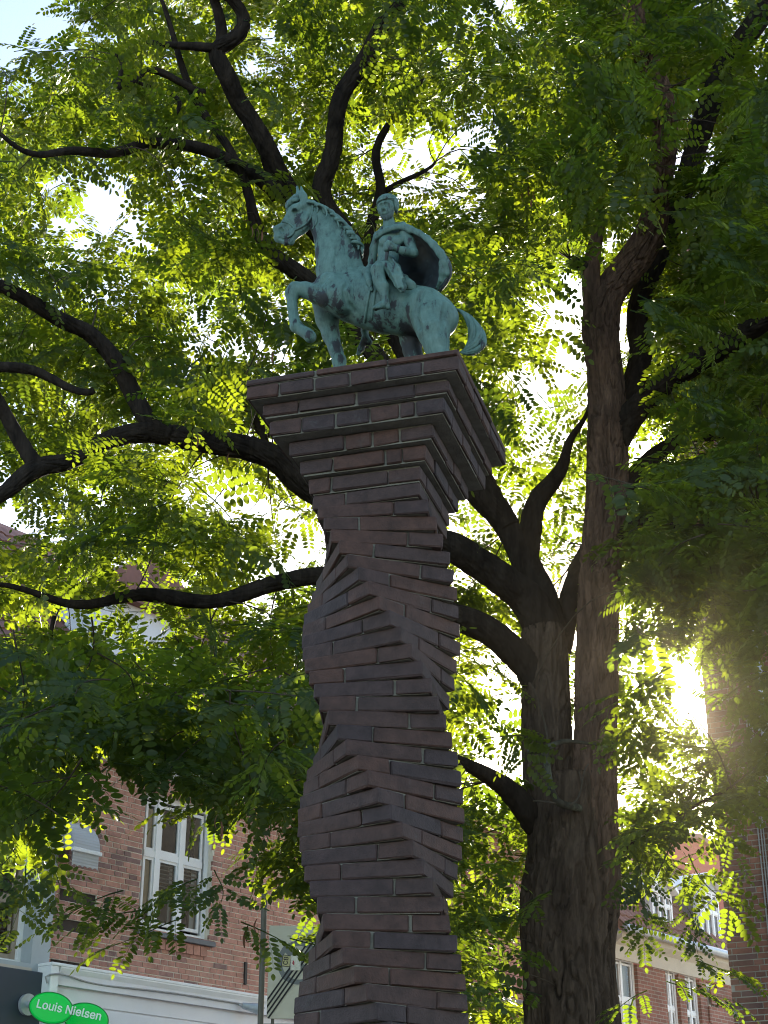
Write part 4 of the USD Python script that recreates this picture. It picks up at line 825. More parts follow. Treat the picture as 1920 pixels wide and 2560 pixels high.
wav = 0.006 * np.sin(np.linspace(0, 1, nu)[:, None] * 22 + 2.5 * np.linspace(0, 1, nv)[None]) * np.linspace(.2, 1, nv)[None] + (meshkit.fbm(Sf * 18, 3, 8) - .5) * .012
Sf = Sf + Nn * wav[..., None]
def shell(S_, N_, t):
    a, b, _ = S_.shape; top_, bot = (S_ + N_ * t / 2).reshape(-1, 3), (S_ - N_ * t / 2).reshape(-1, 3); m = a * b
    i, j = np.meshgrid(np.arange(a - 1), np.arange(b - 1), indexing="ij"); q = np.stack([i * b + j, (i + 1) * b + j, (i + 1) * b + j + 1, i * b + j + 1], -1).reshape(-1, 4)
    per = np.r_[np.arange(b), np.arange(1, a) * b + b - 1, (a - 1) * b + np.arange(b - 2, -1, -1), np.arange(a - 2, 0, -1) * b]; p2 = np.roll(per, -1)
    return np.vstack([top_, bot]), np.vstack([q[:, [0, 1, 2]], q[:, [0, 2, 3]], m + q[:, [0, 2, 1]], m + q[:, [0, 3, 2]], np.stack([per, m + per, m + p2], 1), np.stack([per, m + p2, p2], 1)])
sv, sf = shell(Sf, Nn, .008)
cloak = part(rider, "cloak", (world(sv), sf), "bronze_dark", True)
K = Field((-.4, -.2, .34), (.26, .24, 1.1), .0028, .0034)
for o_, q_ in ((0, 12), (13, 9), (-9, 8)): K.chain([P(775, 395 + o_, .032, q_), P(800, 374 + o_, .056, q_), P(850, 348 + o_ * .8, .072, q_), P(905, 331 + o_ * .7, .080, q_), P(960, 327 + o_ * .8, .084, q_ + 3), P(1000, 345 + o_, .086, q_ + 5)])
K.chain([P(785, 380, .02, 22), P(830, 345, .0, 24), P(890, 325, -.01, 26), P(950, 325, .02, 28), P(1000, 345, .06, 26)])
K.chain([P(1000, 345, .088, 24), P(1055, 368, .094, 20), P(1110, 405, .100, 21), P(1150, 445, .102, 24), P(1195, 500, .098, 26), P(1228, 560, .088, 25), P(1238, 625, .072, 24), P(1220, 685, .05, 16), P(1178, 735, .02, 8)], .7)
K.chain([P(1196, 560, .09, 14), P(1206, 620, .078, 20), P(1196, 670, .06, 14), P(1170, 722, .03, 6)], .7)
kv, kf = K.mesh(); part(rider, "cloak_hem", (world(kv), kf), "verdigris", True)
# ------------------------------------------------------------------ the robinia tree
TY = 10.0
def VP(x, y, yd): return at_y(x * VV, y * VV, yd)
def limb_pts(spec):                             # (view x, view y, view width, distance north) -> centre line and radii
    p = np.array([VP(x, y, d) for x, y, w, d in spec]); r_ = np.array([w * VV / 2 * depth(q) / F for q, (x, y, w, d) in zip(p, spec)])
    return np.c_[p, r_]
def bark_disp(amp, kr, ks, seed):
    def f(th, s, radii):
        q = np.stack(np.broadcast_arrays(np.cos(th)[None] * radii[:, None] * kr, np.sin(th)[None] * radii[:, None] * kr, (s * ks)[:, None]), -1)
        w = q + 1.1 * (meshkit.fbm(q * 0.5 + 7, 2, seed + 9)[..., None] - .5)
        n = meshkit.fbm(w, 2, seed); m_ = np.clip(np.abs(n - .5) * 4.2 / .34, 0, 1); m2 = np.clip(np.abs(meshkit.fbm(w * 2.3 + 31, 2, seed + 6) - .5) * 4.2 / .4, 0, 1)
        rid = (m_ * m_ * (3 - 2 * m_)) * .8 + .35 * m2 - .75; fine_ = meshkit.fbm(q * 4.1, 2, seed + 5) - .5
        big = meshkit.fbm(q * 0.16, 3, seed + 3) - 0.5
        return np.clip(amp, 0, 1) * (rid + .35 * fine_) * np.minimum(1, radii[:, None] / 0.08) + big * 0.22 * radii[:, None]
    return f
tree = thing("robinia_tree", "large forked robinia with furrowed trunk whose limbs spread behind the column", "tree", (*VP(1232, 2212, TY)[:2], 0))
skeleton = []
def limb(name, spec, mat_, sides, step, amp=0.014, kr=44, ks=8.0, seed=1, wob=0.0, owner=None):
    P_ = limb_pts(spec); L = np.linalg.norm(np.diff(P_[:, :3], axis=0), axis=1).sum(); n = max(8, int(L / step))
    q = spline(P_, n); q[:, 3] = np.maximum(q[:, 3], 0.004)
    if wob:
        for k in range(3): q[:, k] += wob * q[:, 3] * (meshkit.noise(np.stack([np.linspace(0, L * 5, n), np.full(n, k * 7.3), np.full(n, seed)], 1), seed) - .5) * 2
    skeleton.append(q)
    return part(owner or tree, name, sweep(q[:, :3], q[:, 3], sides, True, bark_disp(amp, kr, ks, seed)), mat_, True)
# trunk, down to the ground
bt_ = VP(1234, 2300, TY)
trunk = [(1236, 2212, 205, TY), (1230, 2120, 196, TY), (1228, 2040, 196, TY), (1231, 1965, 208, TY), (1238, 1890, 202, TY), (1240, 1820, 188, TY), (1240, 1760, 178, TY), (1240, 1700, 172, TY + .02)]
tp = limb_pts(trunk); g = tp[0].copy(); below = []
for zz, rm in ((0.0, 1.6), (0.25, 1.25), (0.9, 1.05), (1.6, 1.0)):
    if zz < g[2] - 0.3: below.append([g[0], g[1], zz, g[3] * rm])
q = spline(np.vstack([below, tp]), 420); skeleton.append(q)
part(tree, "trunk", sweep(q[:, :3], q[:, 3], 260, True, bark_disp(0.032, 20, 3.6, 2)), "bark_trunk", True)
limb("stem", [(1262, 2080, 110, TY + .02), (1275, 1980, 104, TY - .04), (1282, 1900, 100, TY - .09), (1284, 1800, 100, TY - .11), (1284, 1700, 94, TY - .10), (1286, 1600, 90, TY - .06), (1288, 1480, 90, TY), (1292, 1350, 86, TY), (1298, 1200, 84, TY), (1310, 1080, 84, TY), (1313, 960, 84, TY), (1312, 860, 78, TY), (1302, 760, 76, TY), (1299, 690, 78, TY), (1318, 630, 66, TY), (1372, 560, 66, TY - .1), (1404, 505, 60, TY - .2), (1424, 400, 52, TY - .5), (1436, 300, 50, TY - .8), (1418, 180, 48, TY - 1.1), (1384, 100, 46, TY - 1.2), (1368, 20, 44, TY - 1.3), (1362, -140, 38, TY - 1.5), (1380, -400, 22, TY - 1.9)], "bark_red", 190, 0.010, 0.024, 26, 4.2, 4)
limb("stem", [(1212, 1980, 120, TY + .04), (1200, 1860, 110, TY + .05), (1192, 1740, 112, TY + .06), (1184, 1620, 108, TY + .05), (1180, 1500, 100, TY + .05), (1178, 1420, 96, TY + .05), (1172, 1360, 90, TY + .05)], "bark_trunk", 150, 0.010, 0.024, 26, 4.2, 5)
B = "branch"
D = "bark_dark"
limb(B, [(1282, 700, 44, TY), (1278, 620, 40, TY - .05), (1278, 570, 36, TY - .1), (1292, 500, 26, TY - .2), (1300, 420, 20, TY - .4), (1270, 330, 14, TY - .6), (1255, 200, 9, TY - .9)], "bark_red", 40, .03, .008, seed=6)
limb(B, [(1280, 580, 22, TY - .1), (1250, 570, 24, TY - .12), (1232, 560, 20, TY - .15)], D, 24, .02, seed=7)
limb(B, [(1345, 930, 50, TY + .25), (1368, 830, 48, TY + .3), (1384, 760, 46, TY + .35), (1376, 690, 44, TY + .4), (1400, 600, 44, TY + .4), (1450, 480, 44, TY + .2), (1500, 330, 46, TY), (1560, 160, 46, TY - .2), (1640, 40, 44, TY - .4), (1740, -120, 34, TY - .6)], D, 48, .03, .018, seed=8)
limb(B, [(1325, 960, 60, TY - .02), (1358, 905, 58, TY - .06), (1400, 858, 50, TY - .2), (1480, 798, 50, TY - .5), (1560, 750, 47, TY - .8), (1659, 690, 40, TY - 1.1), (1800, 630, 28, TY - 1.6), (1980, 560, 12, TY - 2)], D, 64, .025, .018, seed=9)
limb(B, [(1330, 1090, 42, TY + .1), (1380, 1020, 40, TY + .3), (1420, 980, 32, TY + .5), (1470, 950, 26, TY + .7), (1540, 940, 24, TY + .9), (1659, 936, 19, TY + 1.2), (1800, 960, 10, TY + 1.6)], D, 36, .03, seed=10)
limb(B, [(1335, 1165, 24, TY - .05), (1365, 1135, 22, TY - .2), (1410, 1122, 18, TY - .4), (1470, 1140, 15, TY - .7), (1540, 1130, 11, TY - 1), (1640, 1100, 7, TY - 1.3)], D, 24, .03, seed=11)
# limbs to the left, passing behind the column
limb(B, [(1180, 1400, 92, TY + .05), (1150, 1315, 80, TY), (1070, 1238, 66, TY - .15), (985, 1190, 62, TY - .3), (900, 1155, 60, TY - .45), (760, 1095, 56, TY - .6), (650, 1042, 54, TY - .8), (585, 985, 54, TY - .95), (520, 962, 50, TY - 1.05), (420, 950, 47, TY - 1.2), (330, 934, 42, TY - 1.35), (230, 952, 38, TY - 1.5), (140, 998, 36, TY - 1.7), (80, 1012, 40, TY - 1.8), (20, 1055, 32, TY - 1.9), (-80, 1110, 22, TY - 2.1), (-250, 1130, 10, TY - 2.4)], D, 72, .02, .018, seed=12, wob=.12)
limb(B, [(1180, 1500, 80, TY + .05), (1140, 1440, 68, TY), (1085, 1385, 60, TY - .1), (1030, 1352, 58, TY - .2), (970, 1330, 55, TY - .3), (850, 1270, 46, TY - .5), (700, 1243, 38, TY - .8), (600, 1258, 34, TY - 1), (520, 1284, 33, TY - 1.15), (440, 1300, 29, TY - 1.3), (380, 1292, 31, TY - 1.4), (320, 1284, 28, TY - 1.5), (230, 1298, 21, TY - 1.7), (150, 1304, 18, TY - 1.9), (40, 1270, 12, TY - 2.1), (-60, 1280, 8, TY - 2.3)], D, 56, .022, .018, seed=13, wob=.12)
limb(B, [(1195, 1380, 66, TY + .1), (1170, 1290, 64, TY + .2), (1130, 1200, 60, TY + .3), (1090, 1130, 50, TY + .3), (1045, 1085, 46, TY + .2), (960, 970, 42, TY), (850, 820, 38, TY - .2), (740, 680, 36, TY - .4), (652, 594, 34, TY - .6), (590, 552, 33, TY - .7), (560, 505, 27, TY - .8), (540, 430, 20, TY - .9), (500, 330, 18, TY - 1), (420, 210, 16, TY - 1.2), (380, 100, 12, TY - 1.4), (330, -40, 8, TY - 1.6)], D, 56, .022, .018, seed=14, wob=.1)
limb(B, [(1135, 1210, 48, TY + .3), (1148, 1130, 46, TY + .3), (1165, 1075, 40, TY + .3), (1192, 1042, 34, TY + .3), (1214, 1008, 25, TY + .3), (1228, 960, 17, TY + .35), (1262, 905, 10, TY + .5), (1270, 850, 5, TY + .6)], D, 40, .02, .018, seed=15)
limb(B, [(1205, 1400, 60, TY + .15), (1230, 1300, 46, TY + .3), (1250, 1230, 36, TY + .5), (1268, 1180, 26, TY + .7)], D, 36, .025, seed=16)
limb(B, [(1100, 1140, 46, TY + .3), (1010, 980, 46, TY + .2), (880, 760, 46, TY), (740, 560, 45, TY - .3), (640, 440, 45, TY - .6), (598, 372, 43, TY - .8), (565, 300, 38, TY - 1), (515, 215, 38, TY - 1.15), (482, 150, 37, TY - 1.3), (470, 108, 34, TY - 1.35), (500, 88, 32, TY - 1.4), (526, 55, 29, TY - 1.45), (514, 15, 25, TY - 1.5), (478, -20, 22, TY - 1.6), (440, -120, 14, TY - 1.8)], D, 56, .018, .018, seed=17, wob=.1)
limb(B, [(482, 105, 22, TY - 1.35), (440, 102, 20, TY - 1.4), (380, 98, 15, TY - 1.5), (320, 90, 9, TY - 1.7)], D, 24, .02, seed=18)
limb(B, [(472, 110, 24, TY - 1.35), (478, 60, 24, TY - 1.4), (466, 10, 20, TY - 1.5), (440, -80, 12, TY - 1.7)], D, 24, .02, seed=19)
limb(B, [(960, 960, 40, TY + .2), (830, 640, 40, TY - .2), (745, 500, 38, TY - .5), (694, 412, 38, TY - .7), (714, 345, 36, TY - .8), (728, 250, 34, TY - .95), (752, 180, 36, TY - 1.05), (795, 118, 36, TY - 1.15), (825, 55, 34, TY - 1.25), (870, -5, 28, TY - 1.4), (930, -80, 18, TY - 1.6)], D, 56, .02, .018, seed=20, wob=.1)
limb(B, [(850, 690, 24, TY + .1), (800, 540, 22, TY), (803, 480, 22, TY), (822, 410, 20, TY - .05), (812, 330, 18, TY - .1), (845, 262, 14, TY - .2), (900, 190, 9, TY - .4), (960, 110, 6, TY - .6)], D, 28, .025, seed=21)
limb(B, [(818, 425, 14, TY), (850, 402, 13, TY), (885, 385, 11, TY), (940, 350, 6, TY + .1)], D, 18, .02, seed=22)
limb(B, [(600, 425, 30, TY - .75), (560, 385, 30, TY - .85), (508, 354, 29, TY - .95), (450, 326, 27, TY - 1.1), (385, 311, 25, TY - 1.25), (320, 311, 23, TY - 1.4), (240, 330, 21, TY - 1.6), (150, 326, 17, TY - 1.8), (80, 334, 13, TY - 2), (0, 288, 8, TY - 2.2)], D, 40, .02, .009, seed=23, wob=.12)
limb(B, [(388, 312, 11, TY - 1.25), (368, 262, 10, TY - 1.3), (388, 222, 9, TY - 1.35), (352, 196, 8, TY - 1.4), (296, 176, 8, TY - 1.5)], D, 16, .02, seed=24)
limb(B, [(440, 200, 16, TY - 1.25), (390, 178, 15, TY - 1.35), (335, 152, 15, TY - 1.45), (290, 172, 13, TY - 1.55), (258, 188, 12, TY - 1.6), (262, 150, 9, TY - 1.65), (248, 118, 7, TY - 1.7)], D, 20, .02, seed=25)
limb(B, [(365, 942, 38, TY - 1.3), (318, 905, 37, TY - 1.35), (288, 848, 36, TY - 1.4), (245, 775, 35, TY - 1.5), (192, 720, 33, TY - 1.6), (130, 690, 32, TY - 1.75), (62, 650, 30, TY - 1.9), (0, 618, 28, TY - 2), (-120, 560, 18, TY - 2.3)], D, 44, .02, .018, seed=26, wob=.12)
limb(B, [(200, 845, 14, TY - 2.0), (130, 828, 17, TY - 1.95), (70, 800, 21, TY - 2), (0, 793, 22, TY - 2.1), (-90, 780, 22, TY - 2.2)], D, 24, .02, seed=27)
limb(B, [(82, 1012, 34, TY - 1.8), (48, 960, 30, TY - 1.85), (22, 915, 28, TY - 1.9), (-8, 860, 26, TY - 2), (-60, 800, 18, TY - 2.1)], D, 32, .02, seed=28)
limb(B, [(1160, 1780, 62, TY - .0), (1125, 1735, 52, TY - .1), (1090, 1700, 42, TY - .2), (1040, 1668, 30, TY - .4), (985, 1640, 20, TY - .6), (900, 1600, 12, TY - .9)], D, 40, .02, seed=29)
limb(B, [(1330, 1850, 13, TY - .1), (1395, 1800, 10, TY - .4), (1480, 1752, 8, TY - .7), (1580, 1700, 6, TY - 1)], D, 14, .03, .004, seed=30)
limb(B, [(0, 1660, 9, 8.2), (60, 1600, 12, 8.2), (100, 1545, 14, 8.2), (112, 1450, 12, 8.3), (118, 1330, 10, 8.3)], D, 16, .03, .004, seed=31)
limb(B, [(605, 900, 24, TY + .4), (560, 925, 22, TY + .3), (548, 900, 20, TY + .2), (575, 960, 16, TY + .1)], D, 20, .03, seed=33)
# the pale dead twig before the trunk
dt = [[(1140, 1622, 11, TY - .55), (1175, 1618, 13, TY - .55), (1215, 1602, 11, TY - .5), (1270, 1606, 7, TY - .5), (1328, 1604, 5, TY - .5)],
      [(1172, 1618, 14, TY - .55), (1182, 1655, 15, TY - .55), (1190, 1700, 15, TY - .5), (1202, 1728, 16, TY - .45), (1235, 1742, 17, TY - .35), (1256, 1752, 15, TY - .25)],
      [(1152, 1730, 3, TY - .5), (1180, 1732, 4, TY - .48), (1212, 1738, 5, TY - .42)], [(1225, 1740, 5, TY - .4), (1244, 1730, 4, TY - .4), (1256, 1700, 3.2, TY - .4), (1272, 1650, 2.5, TY - .4)], [(1258, 1694, 2.5, TY - .4), (1250, 1665, 2, TY - .4)],
      [(1183, 1600, 6, TY - .55), (1176, 1560, 5, TY - .6), (1164, 1520, 4, TY - .7), (1150, 1480, 3, TY - .8)]]
for i, sp_ in enumerate(dt): limb("dead_twig", sp_, "bark_lichen" if i < 2 else "dead_twig", 16 if i < 2 else 7, .012, .002 if i < 2 else 0.0003, 90, 20, seed=40 + i)
SK = np.vstack(skeleton); sk_tree = cKDTree(SK[:, :3])

# ---- leaves: a feather of oval leaflets, single and in sprays
rl = np.random.default_rng(99)
def leaflet(L, w, fold, r_, curl):              # along +x from the origin, upper side +z
    x = np.array([0, .12, .38, .68, .92, 1.0]) * L; hw = np.array([.02, .62, 1.0, .88, .42, .0]) * w / 2; zc = -curl * (x / L) ** 2 * L
    mid = np.stack([x, 0 * x, zc], 1); lf = np.stack([x, hw, zc + hw * fold], 1)[1:5]; rt = np.stack([x, -hw, zc + hw * fold], 1)[1:5]
    v = np.vstack([mid, lf, rt]); f = []
    for s_, o in ((1, 6), (-1, 10)):
        t_ = [(0, 1, o), (1, 2, o + 1), (1, o + 1, o), (2, 3, o + 2), (2, o + 2, o + 1), (3, 4, o + 3), (3, o + 3, o + 2), (4, 5, o + 3)]
        f += [q if s_ == 1 else q[::-1] for q in t_]
    return v, np.array(f)
def rotm(ax, an):
    return trimesh.transformations.rotation_matrix(an, ax)[:3, :3]
def compound_leaf(r_, L=None, pairs=None):      # rachis along +x, drooping
    L = L or r_.uniform(.17, .26); pairs = pairs or r_.integers(6, 9); droop = r_.uniform(.1, .5)
    t = np.linspace(0, 1, 10); rx = np.stack([t * L * (1 - .12 * droop), 0.03 * L * np.sin(t * 3 + r_.uniform(0, 6)), -droop * .55 * L * t ** 1.8], 1)
    ms = []; n = 0; cur = CubicSpline(t, rx); V_, F_ = [], []
    def add(v, f):
        nonlocal n
        V_.append(v); F_.append(f + n); n += len(v)
    sv_, sf_ = sweep(rx[::2], np.linspace(.0014, .0006, 5), 3, False); add(sv_, sf_)
    for k in range(pairs + 1):
        u = .18 + .82 * k / pairs; p = cur(u); tg = cur(u, 1); tg /= np.linalg.norm(tg); sz = r_.uniform(.037, .047) * (1 - .25 * abs(u - .5) * 2 * (u > .5)) 
        for s_ in ((1, -1) if k < pairs else (0,)):
            an = s_ * math.radians(r_.uniform(62, 80)) if s_ else r_.normal(0, .15)
            v, f = leaflet(sz, sz * r_.uniform(.50, .62), r_.uniform(-.1, .25), r_, r_.uniform(-.05, .2))
            R = rotm([0, 0, 1], an) @ rotm([0, 1, 0], r_.normal(0.10, .13)) @ rotm([1, 0, 0], r_.normal(0, .20))
            ry = math.atan2(-tg[2], math.hypot(tg[0], tg[1])); R = rotm([0, 1, 0], ry) @ R
            add(v @ R.T + p + s_ * 0.003 * np.array([0, 1, 0]), f)
    return np.vstack(V_), np.vstack(F_)
LEAVES = [compound_leaf(rl) for _ in range(10)]
def spray(r_, n=8, L=.34):                      # leaves set along a twig, with their placements
    t = np.linspace(0, 1, 7); bend = r_.uniform(-.1, .25); tw = np.stack([t * L, .06 * L * np.sin(t * 4 + r_.uniform(0, 6)), -bend * L * t ** 2], 1); cur = CubicSpline(t, tw); pl = []
    for k in range(n):
        u = .12 + .88 * k / (n - 1); p = cur(u); sd = 1 if k % 2 else -1; yaw = sd * math.radians(r_.uniform(30, 85)) if k < n - 1 else r_.normal(0, .2)
        R = rotm([0, 0, 1], yaw) @ rotm([0, 1, 0], r_.normal(.14, .28)) @ rotm([1, 0, 0], r_.normal(0, .28)); pl.append((r_.integers(0, len(LEAVES)), R, p, r_.uniform(.8, 1.12)))
    return sweep(tw, np.linspace(.0035, .0014, 7), 4, False), pl
SPRAYS = [spray(rl, rl.integers(7, 11), rl.uniform(.28, .42)) for _ in range(9)]
def spray_mesh(s_):
    return cat([s_[0]] + [(LEAVES[i][0] @ R.T * sc + p, LEAVES[i][1]) for i, R, p, sc in s_[1]])

GRID = ["14888888866788888", "57888888855888998", "78888878756889999", "74578877748999999", "85268877758999899", "88768888888878999", "88765788888853899", "88887888887523899",
        "88899997765526899", "89998887765645899", "88898887776547999", "57887777767568999", "98866777765677789", "98888887786566656", "89999999777567523", "99999997664666345", "99999998775545579",
        "98667788878837789", "94235678888527764", "50233466888426510", "00000023688303210", "00000001468404410", "00000000246302100"]
DENS = np.array([[int(c) for c in row] for row in GRID], float)
OD = 0.79 * np.interp(DENS, range(10), [0, .12, .32, .58, .88, 1.25, 1.75, 2.4, 3.2, 4.2])
from scipy.ndimage import map_coordinates
GAPS = [(60, 45, 105, 75, 0), (215, 425, 70, 48, 0), (285, 480, 60, 50, .1), (960, 95, 45, 45, .15), (1010, 275, 45, 60, .1), (900, 290, 55, 50, .1), (960, 345, 45, 60, .1), (625, 300, 30, 45, .2), (705, 200, 35, 30, .2), (1235, 720, 48, 150, .04), (1185, 880, 60, 70, .12),
        (1365, 735, 18, 60, 0), (1390, 962, 35, 32, .05), (20, 1128, 55, 45, 0), (330, 1245, 50, 38, .05), (640, 1220, 45, 32, .2), (210, 627, 50, 40, .1), (440, 682, 65, 42, .1), (15, 860, 35, 45, .2), (500, 1060, 65, 38, .15), (225, 1097, 45, 32, .15),
        (1500, 372, 32, 22, .05), (1190, 490, 18, 16, .05), (1310, 555, 20, 25, .05), (1378, 1243, 30, 22, .15), (1335, 1397, 45, 32, .1), (1348, 1612, 32, 42, .15), (1463, 1620, 35, 30, .2), (1130, 1380, 32, 42, .05), (1090, 1540, 48, 65, .15), (1096, 1672, 50, 30, .1),
        (1206, 1178, 28, 36, .1), (1104, 1121, 16, 24, 0), (328, 1465, 50, 40, .4), (562, 1395, 34, 22, .15), (1640, 310, 25, 18, .2), (1610, 90, 18, 14, .1), (1470, 1462, 85, 80, .05), (1000, 60, 30, 50, .3), (1130, 1000, 40, 60, .3), (130, 480, 40, 30, .2), (300, 1370, 60, 40, .35), (640, 640, 40, 40, .3), (905, 720, 40, 30, .3)]
def od_at(x, y):                                # optical depth of the foliage along a line of sight; past the picture's edge the crown thins out
    a, b = y / 100 - .5, x / 100 - .5
    v = map_coordinates(OD, [np.clip(a, 0, 22), np.clip(b, 0, 16)], order=1, mode="nearest")
    out = np.maximum(np.maximum(-x, x - 1659), np.maximum(-y, 0)); v = np.where(out > 0, np.minimum(v, 1.6) * np.clip(1 - out / 900, 0, 1), v)
    for gx, gy, ga, gb, gs in GAPS:
        q = ((x - gx) / ga) ** 2 + ((y - gy) / gb) ** 2; v = v * (gs + (1 - gs) * np.clip((q - .85) / 1.1, 0, 1))
    return np.where(y > 2300, 0, v)
N_TRY = 52000
AREA_SPRAY = 0.048
xs_, ys_ = rl.uniform(-700, 2300, N_TRY), rl.uniform(-800, 2300, N_TRY)
u_ = rl.uniform(0, 1, N_TRY)
near_left = np.clip((ys_ - 1330) / 150, 0, 1) * np.clip((720 - xs_) / 150, 0, 1) * np.clip((2300 - ys_) / 100, 0, 1)
near_right = np.clip((xs_ - 1180) / 220, 0, 1) * np.clip((1450 - ys_) / 200, 0, 1)
ylo = 7.6 - 1.4 * near_left - .6 * near_right; yhi = 13.2 - 2.2 * near_left - 1.0 * near_right
yd = ylo + (yhi - ylo) * u_ ** (1.0 + .5 * near_left)
pts = np.stack([at_y(a * VV, b * VV, d) for a, b, d in zip(xs_, ys_, yd)])
zc_ = (pts - CAM) @ FWD
cell = (3000 * 3100) / N_TRY * VV ** 2 * (zc_ / F) ** 2          # area each try stands for
want = od_at(xs_, ys_) * (1 + .45 * near_left + .75 * near_right) * cell / (AREA_SPRAY * .5)
clump = np.clip(3.9 * (meshkit.fbm(pts * 1.15, 3, 12) - .31), 0.04, 2.4)
keep = rl.uniform(0, 1, N_TRY) < want * clump
keep &= pts[:, 2] > 2.2
# few leaves between the onlooker and the trunk and stems
px_ = pix(pts) / VV
front = (pts[:, 1] < TY + .2) & (((px_[:, 0] > 1120) & (px_[:, 0] < 1350) & (px_[:, 1] > 1640)) | ((px_[:, 0] > 1215) & (px_[:, 0] < 1365) & (px_[:, 1] > 560) & (px_[:, 1] <= 1640)))
keep &= ~(front & (rl.uniform(0, 1, N_TRY) < .96))
sk_px = pix(SK[:, :3]) / VV; sk_w = SK[:, 3] * F / ((SK[:, :3] - CAM) @ FWD) / VV; big_ = np.flatnonzero(SK[:, 3] > .018)
dq_, iq_ = cKDTree(sk_px[big_]).query(px_); iq_ = big_[iq_]
big2_ = np.flatnonzero(SK[:, 3] > .045); dq2_, iq2_ = cKDTree(sk_px[big2_]).query(px_); iq2_ = big2_[iq2_]
keep &= ~((dq2_ < sk_w[iq2_] / 2 + 62) & (pts[:, 1] < SK[iq2_, 1] + .1) & (rl.uniform(0, 1, N_TRY) < .58))
keep &= ~((dq_ < sk_w[iq_] + 16) & (pts[:, 1] < SK[iq_, 1] + .1) & (rl.uniform(0, 1, N_TRY) < .75))
YMAX = np.interp(px_[:, 0], [-50, 0, 130, 185, 280, 340, 420, 500, 640, 700], [1860, 1860, 1850, 1740, 1725, 1800, 1880, 1910, 1955, 1970])
keep &= ~((px_[:, 0] < 690) & (px_[:, 1] > YMAX - 70))
keep &= ~((px_[:, 0] > 1545) & (px_[:, 1] > 1790)); keep &= ~((px_[:, 0] > 1330) & (px_[:, 1] > 1840 + rl.uniform(0, 120, N_TRY)))
limbs_front = (sk_tree.query(pts)[0] > 0.12); keep &= limbs_front
near_col = (np.hypot(pts[:, 0] - COL[0], pts[:, 1] - COL[1]) < 1.2); keep &= ~near_col
sun_gap = ((xs_ - 1470) / 75) ** 2 + ((ys_ - 1462) / 70) ** 2 < 1; keep &= ~sun_gap
pos = pts[keep]
yaw = rl.uniform(0, 2 * np.pi, len(pos)); pitch_ = rl.normal(.18, .30, len(pos)); roll_ = rl.normal(0, .30, len(pos)); scl = rl.uniform(1.1, 1.5, len(pos)); kind_ = rl.integers(0, len(SPRAYS), len(pos))
for i in range(len(pos)): pos[i] -= rotm([0, 0, 1], yaw[i]) @ rotm([0, 1, 0], pitch_[i]) @ rotm([1, 0, 0], roll_[i]) @ np.array([.2, 0, -.03]) * scl[i]
extra = [(1500, 2075, 8.6, .3, .2, 0, 1.0), (1440, 2120, 8.7, .1, .3, .2, .9), (1400, 2140, 8.8, 2.6, .3, 0, .9), (330, 1960, 7.0, 3.3, .25, .2, 1.0), (400, 1985, 7.0, 3.0, .2, .2, 1.0), (265, 1925, 7.1, 3.4, .3, 0, .95), (420, 1900, 7.2, 4.2, .4, 0, 1.0), (470, 1880, 7.3, 4.9, .7, 0, 1.0),
         (60, 1870, 6.9, 4.6, 1.0, 0, .9), (110, 1850, 7.0, 5.2, .9, 0, .9), (20, 1850, 6.9, 4.2, .9, 0, .9), (520, 1990, 7.4, .1, .3, 0, 1.0), (1480, 1960, 8.8, 5.0, .9, 0, .8), (1385, 1950, 8.9, 4.6, .8, 0, .9)]
Re = []
for x, y, d, yw, pt, rr_, s_ in extra:
    pos = np.vstack([pos, VP(x, y, d)]); yaw = np.r_[yaw, yw]; pitch_ = np.r_[pitch_, pt]; roll_ = np.r_[roll_, rr_]; scl = np.r_[scl, s_]; kind_ = np.r_[kind_, rl.integers(0, len(SPRAYS))]
def spray_R(i): return rotm([0, 0, 1], yaw[i]) @ rotm([0, 1, 0], pitch_[i]) @ rotm([1, 0, 0], roll_[i])
zc_ = (pos - CAM) @ FWD; ppx = pix(pos); inside = (ppx[:, 0] > 20) & (ppx[:, 0] < 1900) & (ppx[:, 1] > 20) & (ppx[:, 1] < 2540)
order = np.argsort(np.where(inside, zc_ / scl, 1e9)); near_s = []; n_l = 0
for i in order:
    if n_l + len(SPRAYS[kind_[i]][1]) > 296: break
    near_s.append(int(i)); n_l += len(SPRAYS[kind_[i]][1])
# the leaves that show largest are parts of their own
base = ORIGIN[tree]
def instanced_mesh(cls, v, f, matn):
    p = part("/World/Looks", cls, (v, f), matn); return p
UsdGeom.Scope.Define(stage, "/World/Looks/shapes")
def hidden_class(name, v, f, matn):
    c_ = stage.CreateClassPrim("/World/Looks/shapes/" + name); m = UsdGeom.Mesh.Define(stage, "/World/Looks/shapes/" + name); m.GetPrim().SetSpecifier(Sdf.SpecifierClass)
    m.CreatePointsAttr(Vt.Vec3fArray.FromNumpy(np.asarray(v, np.float32))); m.CreateFaceVertexCountsAttr(Vt.IntArray.FromNumpy(np.full(len(f), 3, np.int32))); m.CreateFaceVertexIndicesAttr(Vt.IntArray.FromNumpy(np.asarray(f, np.int32).ravel()))
    m.CreateSubdivisionSchemeAttr("none"); UsdShade.MaterialBindingAPI.Apply(m.GetPrim()).Bind(UsdShade.Material.Get(stage, "/World/Looks/" + matn)); return str(m.GetPath())
twigs = []
for i in near_s:
    R = spray_R(i); s_ = SPRAYS[kind_[i]]; twigs.append((s_[0][0] @ R.T * scl[i] + pos[i], s_[0][1]))
    for li, Rl, p, sc in s_[1]:
        part(tree, "leaf", ((LEAVES[li][0] @ Rl.T * sc + p) @ R.T * scl[i] + pos[i], LEAVES[li][1]), "leaf_green")
rest = np.setdiff1d(np.arange(len(pos)), near_s)
pi_ = UsdGeom.PointInstancer.Define(stage, tree + "/crown"); tag(pi_.GetPrim(), None, None, None, "stuff")
pr = []
